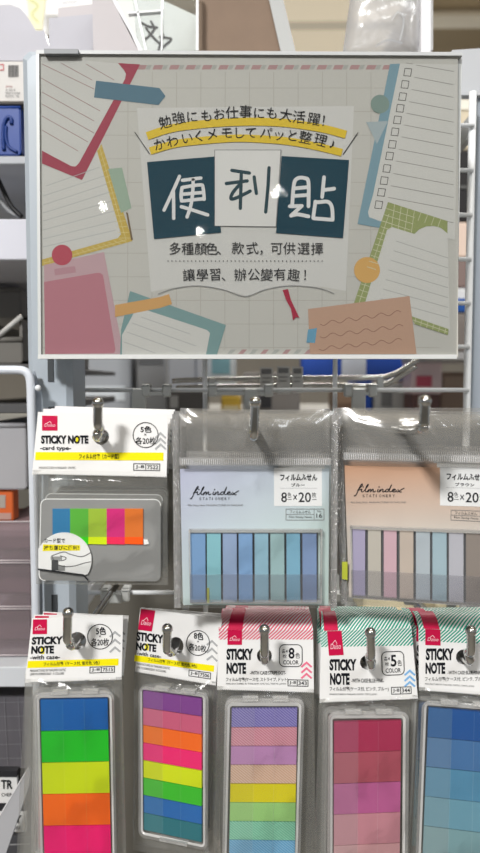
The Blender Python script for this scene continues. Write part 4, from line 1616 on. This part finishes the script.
for q in ([(131, -14), (133, -14), (147, 50), (145, 50)], [(161, -14), (162.4, -14), (162.4, 50), (161, 50)], [(196, -14), (198.5, -14), (198.5, 50), (196, 50)], [(128, 12), (161, 9.5), (161, 11), (128, 13.5)]):
    solid('bright_edge', q, 0.0885, 0.004, EDG, parent=o)
pl, o = solid('lettered_board', onshelf([(117, -6), (160, -1), (197, 16), (197, 60), (117, 60)], 0.13), 0.13, 0.004, mat((214, 218, 216), 0.5), 'pale board with slanted black brush lettering behind the acrylic stand', 'sign')
b = MB()
for st in ([(142, 23), (149, 26.5), (157, 27.5)], [(151, 21.5), (154, 27)], [(155, 28), (150, 35), (144, 40)], [(146, 28), (152, 36), (163, 47)], [(160, 37), (171, 39), (164, 46)], [(163, 34), (158, 52)]):
    pl.line(b, st, 2.4, INK, 0.0004, True)
q = b.build('brush_lettering', o)
BRN = noisy((134, 114, 98), (122, 104, 90), 60, 0.7)
pl, o = solid('cardboard_display', onshelf([(197, -14), (266, -14), (297, 52), (197, 52)], 0.10), 0.10, 0.10, BRN, 'brown cardboard display with one slanted side above the sign', 'display')
solid('pale_edge', onshelf([(266, -14), (280, -14), (313, 52), (297, 52)], 0.0985), 0.0985, 0.10, mat((178, 180, 180), 0.5), parent=o)
FB = clear('frosted_bag', (0.86, 0.86, 0.86), 0.34, 0.4, 0.2, 0.6, 30, (0.78, 0.78, 0.8), base=0.05)
bp = Plane(at(388, 20, 0.12))
root = empty('plastic_bag', bp.o)
tag(root, 'translucent white plastic bag hanging beside the white post, top right', 'bag')
film_bag(bp, [(352, -16), (424, -16), (422, 56), (342, 56)], 0.012, FB, seed=21, back=-0.008).build('bag_body', root, True)
b = MB()
bp.line(b, [(392, 20), (398, 12), (404, 20), (400, 40)], 1.2, mat((170, 172, 176)), 0.014, True)
bp.line(b, [(376, 46), (388, 40), (402, 43)], 1.2, mat((150, 152, 156)), 0.014, True)
b.build('bag_print', root)
pl, o = solid('white_post', onshelf([(421, -20), (431, -20), (431, 60), (421, 60)], 0.11), 0.11, 0.012, WHITEP, 'thin white post rising behind the sign near the right corner', 'post')
solid('post_flange', [(431, -20), (433, -20), (433, 50), (431, 50)], 0.112, 0.006, mat((190, 190, 192)), parent=o)
pl, o = solid('frosted_screen', [(452, 50), (484, 48), (484, 95), (452, 95)], 0.072, 0.004, mat((186, 189, 194), 0.45), 'pale grey panel standing right of the upper sign corner', 'panel')
solid('panel_ridge', [(452, 91), (484, 91), (484, 95), (452, 95)], 0.0705, 0.006, mat((186, 189, 194)), parent=o)
pl, o = solid('partition', [(480, 95), (506, 95), (506, 420), (471, 420)], 0.075, 0.006, mat((176, 186, 198), 0.4), 'blue-grey side panel along the right edge beside the grid', 'panel')
solid('panel_edge', [(478, 95), (480.5, 95), (471.5, 420), (469, 420)], 0.0745, 0.008, mat((150, 158, 168)), parent=o)

# --- papers and bright sign high at the upper left, farther away
pl, o = solid('hanging_notice', [(-40, -22), (100, -24), (104, 34), (-40, 36)], 0.55, 0.003, mat((238, 238, 240), 0.5), 'white notice with faint print hanging beyond the top left bins', 'notice')
b = MB()
for i in range(5):
    pl.line(b, [(62, -2 + i * 5), (74 + 3 * (i % 2), -3 + i * 5)], 0.8, mat((150, 156, 170)), 0.0004)
pl.rect(b, 60, 24, 66, 30, mat((120, 126, 150)), 0.0004)
b.build('print', o)
pl, o = solid('hanging_notice', [(24, -22), (48, -22), (42, 30), (30, 30)], 0.5, 0.003, mat((236, 232, 196), 0.5), 'cream yellow card hanging beyond the top left bins', 'notice')
b = MB()
pl.line(b, [(30, 0), (38, 6), (32, 14), (38, 22)], 1.6, mat((196, 200, 130)), 0.0004, True)
b.build('print', o)

# --- neighbouring shelves on the left
NX0 = at(-46, 300, 0.10).x
XR = at(21.5, 300, 0.12).x
LS = empty('side_shelf', (NX0, 0.12, 0.0))
tag(LS, 'grey shelving unit behind the left edge with boxes on its boards', 'shelf')
SB = mat((200, 202, 210), 0.45)


def board(py, thick, y0, y1, m, py_side=None):
    z = at(10, py, y0).z
    b = MB()
    b.box((-0.02, y0 - 0.12, z - thick), (at(26, py, y0).x - NX0 + 0.004, y1 - 0.12, z), m, 0.0006)
    b.build('shelf_board', LS)
    return z + 0.0005


z1 = board(100.5, 0.002, 0.10, 0.40, mat((120, 116, 112)))
z2 = board(156, 0.005, 0.10, 0.40, mat((176, 180, 186)))
z3 = board(219, 0.0255, 0.10, 0.40, mat((214, 216, 228)))
z4 = board(364, 0.004, 0.10, 0.40, mat((90, 90, 92)))
z5_ = board(404, 0.006, 0.10, 0.40, mat((84, 84, 86)))
z6 = board(667, 0.0125, 0.06, 0.40, mat((208, 212, 218)))
b = MB()
b.box((-0.02, 0.28, 0), (at(70, 300, 0.42).x - NX0, 0.285, 1.65), mat((112, 112, 114)))
b.build('back_panel', LS)
b = MB()
b.tube([(0.055, -0.0605, z6 - 0.004), (0.062, -0.0605, z6 - 0.0032), (0.067, -0.0605, z6 - 0.005)], 0.0014, INK, 6)
b.build('price_rail_mark', LS)

# carton with barcode
a, c = at(-24, 61, 0.11), at(52, 100, 0.11)
root = empty('carton', (a.x, 0.11, z1))
tag(root, 'white carton with a barcode at the upper left edge', 'carton')
pl = Plane(root.location)
b = MB()
b.box((0, 0, 0), (c.x - a.x, 0.12, a.z - z1), mat((204, 202, 200), 0.5), 0.0008)
b.build('box_body', root)
b = MB()
ws = [1.2, .6, .9, .5, 1.4, .5, .6, 1.1, .5, .8]
x = 8.4
for i, w in enumerate(ws):
    pl.rect(b, x, 65, x + w * 0.6, 77, INK, 0.0004)
    x += w * 0.6 + 0.55
b.build('barcode', root)
b = MB()
pl.line(b, R4(-6, 64.5, 3.4, 70), 0.8, mat((190, 60, 70)), 0.0004, closed=True)
for i in range(4):
    pl.text(b, ['JAN', 'A 25-4', 'MADE IN CHINA', 'PLASTIC  150'][i], (5.5, 85.5 + i * 3.2, [12, 15, 20, 19][i], 87.8 + i * 3.2), mat((150, 60, 66)) if i < 1 else INK3, 0.0004)
b.build('print', root)
# blue bin with embossed loop
root = tray('blue_bin', -26, 107.6, 21.5, 155, 0.101, 0.14, noisy((26, 66, 146), (22, 58, 134), 30, 0.4), 'blue plastic bin with a looped emboss at the left edge', 'bin', zb=z2, lip=0.001)
pl = Plane(root.location)
b = MB()
L = [pl.loc(x, y, 0.001) for x, y in smooth_line([(4, 150), (3, 138), (4, 124), (7.5, 117.5), (11, 118.5), (11.5, 124)])] 
b.tube(L, 0.0012, mat((20, 52, 120), 0.4), 8)
L = [pl.loc(x, y, 0.001) for x, y in smooth_line([(6, 126), (6, 138), (9, 147), (17, 152)])]
b.tube(L, 0.0010, mat((20, 52, 120), 0.4), 8)
b.build('loop_emboss', root, True)
# black cable loop
root = empty('cable', at(10, 213, 0.13))
tag(root, 'black cable curling in the dark gap below the blue bin', 'cable')
root.location.z = z3
b = MB()
o_ = root.location
pts = smooth_line([tuple(at(x, y, 0.125) - o_) for x, y in ((-14, 168), (-4, 176), (3, 190), (11, 206), (22, 217.0))])
b.tube(pts, 0.0016, mat((34, 34, 36), 0.35), 8)
pts = smooth_line([tuple(at(x, y, 0.128) - o_) for x, y in ((-14, 178), (0, 200), (9, 211), (20, 217.0))])
b.tube(pts, 0.0013, mat((150, 152, 154), 0.35), 8)
b.build('cable_strand', root, True)
# grey trays on the lower boards
GB = noisy((104, 102, 98), (92, 90, 88), 30, 0.5)
tray('storage_tray', -26, 320, 23, 363.5, 0.112, 0.2, mat((112, 110, 106), 0.45), 'dark grey open tray below the lilac shelf edge', 'tray', front=0.55, zb=z4)
root = tray('storage_tray', -30, 290, 21, 318, 0.20, 0.15, mat((124, 122, 120), 0.45), 'dark grey tray lying on top of the lower tray', 'tray')
b = MB()
p0, p1 = at(-4, 338, 0.11), at(22, 316, 0.11)
b.tube([tuple(p0 - root.location), tuple(p1 - root.location)], 0.0018, mat((190, 190, 188), 0.4), 8)
b.build('rim_edge', root, True)
tray('storage_tray', -30, 425, 27, 481, 0.112, 0.2, noisy((176, 176, 180), (164, 164, 170), 20, 0.5), 'light grey tray under the white tube frame', 'tray', zb=at(10, 488.6, 0.115).z)
# orange and red packs above the clear drawers
DR = clear('clear_drawer', (0.80, 0.76, 0.78), 0.14, 0.5, 0.1, base=0.03, hazecol=(0.8, 0.7, 0.74))
a, c = at(-24, 489, 0.115), at(13.5, 521, 0.115)
root = empty('orange_box', (a.x, 0.115, c.z))
tag(root, 'orange box with a grey window above the clear drawers', 'box')
b = MB()
b.box((0, 0, 0), (c.x - a.x, 0.012, a.z - c.z), mat((214, 104, 52), 0.5), 0.0008)
b.build('box_body', root)
pl = Plane(root.location)
b = MB()
pl.rect(b, -6, 495, 5.5, 508, mat((170, 160, 152)), 0.0004)
pl.rect(b, -6, 513, 11, 519.5, mat((186, 150, 140)), 0.0004)
b.build('window_print', root)
pl, o = solid('small_pack', R4(-24, 521.5, 12, 531), 0.115, 0.05, mat((150, 96, 84)), 'small reddish pack under the orange box', 'pack')
b = MB()
for x, y, r in ((8, 526, 2.2), (2, 526, 2.0), (10, 529, 1.2)):
    pl.disc(b, x, y, r, mat((110, 60, 56)), 0.0004, 14)
b.build('dots', o)
n = 0
for (y0, y1, lab) in ((532, 572, 'topmost'), (573, 618, 'middle'), (619, 666.5, 'lowest')):
    a, c = at(-30, y0, 0.075), at(33, y1, 0.075)
    dz_ = z6 - at(0, 666.5, 0.075).z
    a.z += dz_
    c.z += dz_
    root = empty('clear_drawer', (a.x, 0.075, c.z))
    tag(root, '%s clear plastic drawer in the stack on the left shelf' % lab, 'drawer', 'clear drawers')
    w, h = c.x - a.x, a.z - c.z
    b = MB()
    b.box((0, 0, 0), (w, 0.0015, h), DR)
    b.box((0, 0, 0), (w, 0.18, 0.0015), DR)
    b.box((w - 0.0015, 0, 0), (w, 0.18, h), DR)
    b.box((0, 0.1785, 0), (w, 0.18, h), DR)
    b.build('drawer_shell', root)
    b = MB()
    for (p, q) in (((0, 0, h), (w, 0, h)), ((0, 0, 0.0008), (w, 0, 0.0008)), ((w, 0, 0), (w, 0, h)), ((w, 0, h), (w, 0.18, h))):
        b.tube([p, q], 0.0005, mat((196, 186, 190), 0.3), 6)
    b.build('bright_rim', root, True)
    b = MB()
    b.box((0.004, 0.02, 0.002), (w - 0.004, 0.15, h * 0.7), noisy((140, 112, 116), (112, 94, 98), 40, 0.6), 0.002)
    b.build('contents', root)
# dark mesh basket and price labels at the lower left
pl, o = solid('mesh_basket', R4(-34, 697, 31, 768), 0.075, 0.15, noisy((104, 102, 108), (84, 82, 88), 60, 0.5), 'dark grey basket below the white shelf rail', 'basket')
b = MB()
for i in range(5):
    pl.line(b, [(-30, 703 + 14 * i), (31, 702 + 14 * i)], 0.6, mat((130, 128, 134)), 0.0006)
for i in range(5):
    pl.line(b, [(-24 + 14 * i, 697), (-20 + 14 * i, 768)], 0.6, mat((126, 124, 130)), 0.0006)
b.build('mesh_lines', o)
for (q, tq, t2, s1, s2, lab) in ((R4(-30, 777, 17, 803), (1, 780, 12.5, 789), (1.5, 793, 12, 796.5), 'TR', 'CHER', 'upper'), (R4(-20, 811, 26, 832), (3, 815, 22, 823.5), (6, 826, 21, 829.5), 'LAY', 'FOLDER', 'lower')):
    pl, o = solid('price_label', q, 0.04, 0.002, mat((224, 224, 224)), '%s white shelf label with black capitals at the bottom left' % lab, 'label')
    b = MB()
    pl.text(b, s1, tq, INK, 0.0004, 0.03)
    pl.text(b, s2, t2, INK2, 0.0004, 0.0)
    b.build('lettering', o)
    b = MB()
    pl.slab(b, R4(q[0][0], q[0][1] - 6, q[1][0], q[0][1]), 0.001, -0.004, mat((40, 40, 44)))
    b.build('label_rail', o)
pl, o = solid('slanted_plate', [(28, 768), (30, 772), (29, 786), (6, 853), (-6, 875), (-16, 842)], 0.02, 0.003, mat((176, 177, 182), 0.4), 'grey slanted divider plate in the bottom left corner', 'divider')
b = MB()
pl.line(b, [(28, 768), (-16, 842)], 1.0, mat((226, 226, 230)), 0.0004)
b.build('plate_edge', o)
pl, o = solid('lower_tray', R4(-34, 836, 34, 905), 0.05, 0.10, mat((70, 70, 74)), 'dark tray at the very bottom left under the labels', 'tray')
b = MB()
pl.line(b, [(-30, 846), (30, 844)], 1.4, mat((150, 150, 152)), 0.0005)
b.build('tray_lip', o)

# --- white tube frame in front on the left
TY = 0.004
root = empty('tube_frame', at(36, 620, TY))
tag(root, 'white bent metal tube frame on the left, bending down beside the packs', 'frame')
o_ = root.location
b = MB()
pts = smooth_line([tuple(at(x, y, TY) - o_) for x, y in ((-30, 370), (0, 370), (18, 370), (25, 371.5), (29, 376), (30.5, 385), (31.3, 410), (34, 520), (36, 620), (38, 760))], 5)
b.tube(pts + [(pts[-1][0] + 0.002, pts[-1][1], -root.location.z)], 0.0022, mat((214, 220, 230), 0.35, 0, 0.5), 12)
b.build('tube', root, True)
b = MB()
pts = [tuple(at(x, y, TY + 0.006) - o_) for x, y in ((32, 372), (36, 384), (38.5, 395), (38.5, 520), (40, 620))]
b.tube(pts, 0.0016, mat((150, 158, 170), 0.4), 8)
b.build('inner_rod', root, True)
b = MB()
b.ball(tuple(at(38, 388, TY) - o_), 0.0016, WIRE)
b.build('rivet', root, True)

# --- goods seen through the grid, on the far side
FS = empty('far_shelf', (0, 0.62, 0))
tag(FS, 'grey-brown shelving unit on the far side of the grid', 'shelf')
zf = at(240, 412, 0.62).z
b = MB()
b.box((-0.50, 0, 0), (0.75, 0.4, zf - 0.02), noisy((112, 108, 100), (92, 90, 84), 12, 0.6))
b.build('cabinet', FS)
b = MB()
b.box((-0.50, -0.03, zf - 0.02), (0.75, 0.4, zf), mat((150, 148, 142)), 0.002)
b.build('counter_top', FS)


def far(name, x0, y0, x1, y1, y, rgb, label, cat, group=None, d=0.08, stripe=None):
    a, c = at(x0, y0, y), at(x1, y1, y)
    root = empty(name, (a.x, y, c.z))
    tag(root, label, cat, group)
    b = MB()
    b.box((0, 0, 0), (c.x - a.x, d, a.z - c.z), mat(rgb, 0.5), 0.002)
    b.build('box_body', root)
    if stripe:
        (u0, v0, u1, v1), c2 = stripe
        b = MB()
        w, h = c.x - a.x, a.z - c.z
        b.box((u0 * w, -0.0015, v0 * h), (u1 * w, 0.001, v1 * h), mat(c2, 0.5))
        b.build('printed_patch', root)
    return root


far('grey_carton', 74, 340, 131, 412, 0.60, (150, 154, 160), 'grey carton with a pale sticker behind the upper left hook', 'carton', stripe=((0.15, 0.16, 0.9, 0.36), (196, 202, 208)))
far('grey_carton', 136, 345, 166, 412, 0.60, (158, 160, 164), 'narrow grey carton right of the stickered grey carton', 'carton', stripe=((0.1, 0.72, 0.9, 0.92), (120, 122, 126)))
far('white_carton', 168, 335, 204, 391, 0.50, (214, 220, 232), 'bluish white carton left of the chrome rails', 'carton', stripe=((0.75, 0, 0.8, 1), (160, 168, 184))).location
far('dark_carton', 166, 391.5, 206, 412, 0.50, (86, 84, 84), 'dark carton under the bluish white one', 'carton', stripe=((0.1, 0.2, 0.3, 0.8), (160, 160, 160)))
far('yellow_pack', 221, 396, 241, 412, 0.55, (206, 172, 70), 'yellow pack standing behind the middle hook', 'pack', stripe=((0.1, 0.1, 0.9, 0.4), (226, 212, 170)))
far('white_pack', 206, 352, 236, 395.5, 0.57, (196, 202, 206), 'pale pack above the yellow pack', 'pack', stripe=((0.2, 0.5, 0.8, 0.9), (120, 160, 170)))
far('grey_pack', 243, 372, 300, 412, 0.60, (140, 136, 134), 'grey pack right of the yellow pack', 'pack', stripe=((0.3, 0.1, 0.5, 0.9), (60, 60, 64)))
far('blue_poster_board', 302, 330, 412, 380, 0.60, (34, 72, 160), 'deep blue board behind the chrome rails', 'board', d=0.03, stripe=((0.36, 0.0, 0.58, 0.45), (196, 202, 214)))
far('blue_box', 356, 380.5, 372, 412, 0.60, (30, 70, 158), 'slim blue box standing under the blue board', 'box', stripe=((0.1, 0.6, 0.9, 0.8), (70, 110, 190)))
far('brown_box', 336, 390, 355, 412, 0.60, (150, 124, 104), 'brown box left of the slim blue box', 'box', stripe=((0.1, 0.1, 0.9, 0.4), (120, 96, 80)))
far('grey_pack', 374, 384, 410, 412, 0.60, (170, 172, 174), 'pale grey pack right of the slim blue box', 'pack', stripe=((0.2, 0.2, 0.5, 0.8), (110, 112, 116)))
far('pink_pack', 412, 358, 442, 394, 0.55, (232, 212, 218), 'pale pink pack with rosy print near the right hook', 'pack', stripe=((0.15, 0.2, 0.65, 0.5), (206, 96, 120)))
far('red_pack', 413, 394.5, 440, 412, 0.55, (110, 84, 84), 'dark reddish pack under the pale pink pack', 'pack', stripe=((0.2, 0.3, 0.6, 0.9), (226, 220, 216)))
far('brown_box', 441, 372, 470, 412, 0.58, (148, 130, 118), 'taupe box at the right behind the grid edge', 'box', stripe=((0.1, 0.6, 0.9, 0.9), (170, 152, 138)))
# stack visible between the sign and the right panel
prev = None
for (y0, y1, rgb, lab, st) in ((312, 352, (142, 134, 130), 'grey-brown box low in the stack right of the sign', None),
                               (288, 312, (210, 212, 216), 'white box with blue base right of the sign', ((0, 0.0, 1, 0.55), (34, 84, 160))),
                               (258, 288, (130, 112, 108), 'mauve brown box in the stack right of the sign', None),
                               (222, 258, (222, 200, 186), 'cream pink box in the stack right of the sign', None),
                               (150, 222, (38, 36, 38), 'black box in the stack right of the sign', ((0, 0.46, 1, 0.5), (90, 90, 90))),
                               (100, 150, (214, 202, 178), 'cream box topping the stack right of the sign', ((0, 0.8, 1, 1), (236, 232, 220)))):
    far('goods_box', 440, y0, 474, y1 - 0.4, 0.45, rgb, lab, 'box', 'boxes stacked right of the sign', 0.1, st)
a, c = at(430, 352, 0.44), at(476, 360, 0.44)
root = empty('goods_shelf', (a.x, 0.44, c.z))
tag(root, 'narrow grey shelf carrying the stack right of the sign', 'shelf')
b = MB()
b.box((0, 0, 0), (c.x - a.x + 0.3, 0.14, a.z - c.z), mat((170, 170, 172)), 0.001)
b.build('board', root)
b = MB()
b.box((c.x - a.x + 0.26, 0.10, -root.location.z), (c.x - a.x + 0.30, 0.14, 0), mat((170, 170, 172)))
b.build('support_post', root)
# chrome rails of the far side with price tags
root = empty('chrome_rail', at(280, 386, 0.14))
tag(root, 'pair of chrome rails behind the grid curving up at the right end', 'rail')
o_ = root.location
for pts in (((172, 381), (210, 379.5), (320, 378), (370, 377.5), (388, 376), (400, 371), (418, 360)), ((176, 388), (210, 387), (320, 385.5), (368, 386), (384, 384.5), (396, 379), (416, 366))):
    b = MB()
    L = smooth_line([tuple(at(x, y, 0.13) - o_) for x, y in pts], 5)
    b.tube(L, 0.0017, CHROME, 10)
    b.build('rail', root, True)
for px in (212, 380):
    b = MB()
    p = at(px, 383, 0.13) - o_
    b.box((p.x - 0.002, -0.066 - 0.008, p.z - 0.006), (p.x + 0.002, p.y + 0.002, p.z - 0.003), STEEL)
    b.box((p.x - 0.002, p.y - 0.002, p.z - 0.006), (p.x + 0.002, p.y + 0.002, p.z + 0.003), STEEL)
    b.build('rail_bracket', root)
for i, (x0, x1, y0, y1, w) in enumerate(((260, 273, 367, 396, 'leftmost'), (277, 290, 366, 394, 'middle'), (292, 303, 366.5, 393, 'rightmost'))):
    pl, o = solid('price_tag', [(x0, y0), (x1, y0 + 0.3), (x1 + 0.5, y1), (x0 + 0.5, y1)], 0.126, 0.002, mat((206, 206, 204), 0.5), '%s of the three price tags hanging on the chrome rails' % w, 'tag', group='price tags on the chrome rails')
    b = MB()
    pl.rect(b, x0 + 1.5, y0 + 2, x1 - 1.5, y0 + 7, mat((130, 130, 132)), 0.0004)
    pl.line(b, [(x0 + 2, y0 + 11), (x1 - 2, y0 + 11)], 0.8, INK3, 0.0004)
    pl.line(b, [(x0 + 2, y0 + 15), (x1 - 3, y0 + 15)], 0.8, INK3, 0.0004)
    b.build('tag_print', o)
# cream boxes and dark goods glimpsed under the brown film packs
far('cream_box', 364, 596, 417, 622, 0.16, (255, 240, 200), 'cream box glimpsed under the brown film index pack', 'box', d=0.1, stripe=((0.0, 0.0, 1.0, 0.3), (226, 200, 150)))
far('cream_box', 436, 601, 462, 622, 0.16, (250, 236, 196), 'smaller cream box right of the first cream box', 'box', d=0.1, stripe=((0.4, 0, 0.75, 1), (90, 96, 90)))
a, c = at(330, 622.5, 0.15), at(500, 630, 0.15)
root = empty('low_shelf', (a.x, 0.15, c.z))
tag(root, 'dark shelf strip carrying the cream boxes', 'shelf')
b = MB()
b.box((0, 0, 0), (c.x - a.x, 0.13, a.z - c.z), mat((96, 100, 96)), 0.001)
b.build('board', root)
b = MB()
for x in (0.004, c.x - a.x - 0.01):
    b.box((x, 0.11, -root.location.z), (x + 0.006, 0.13, 0), mat((96, 100, 96)))
b.build('support_post', root)
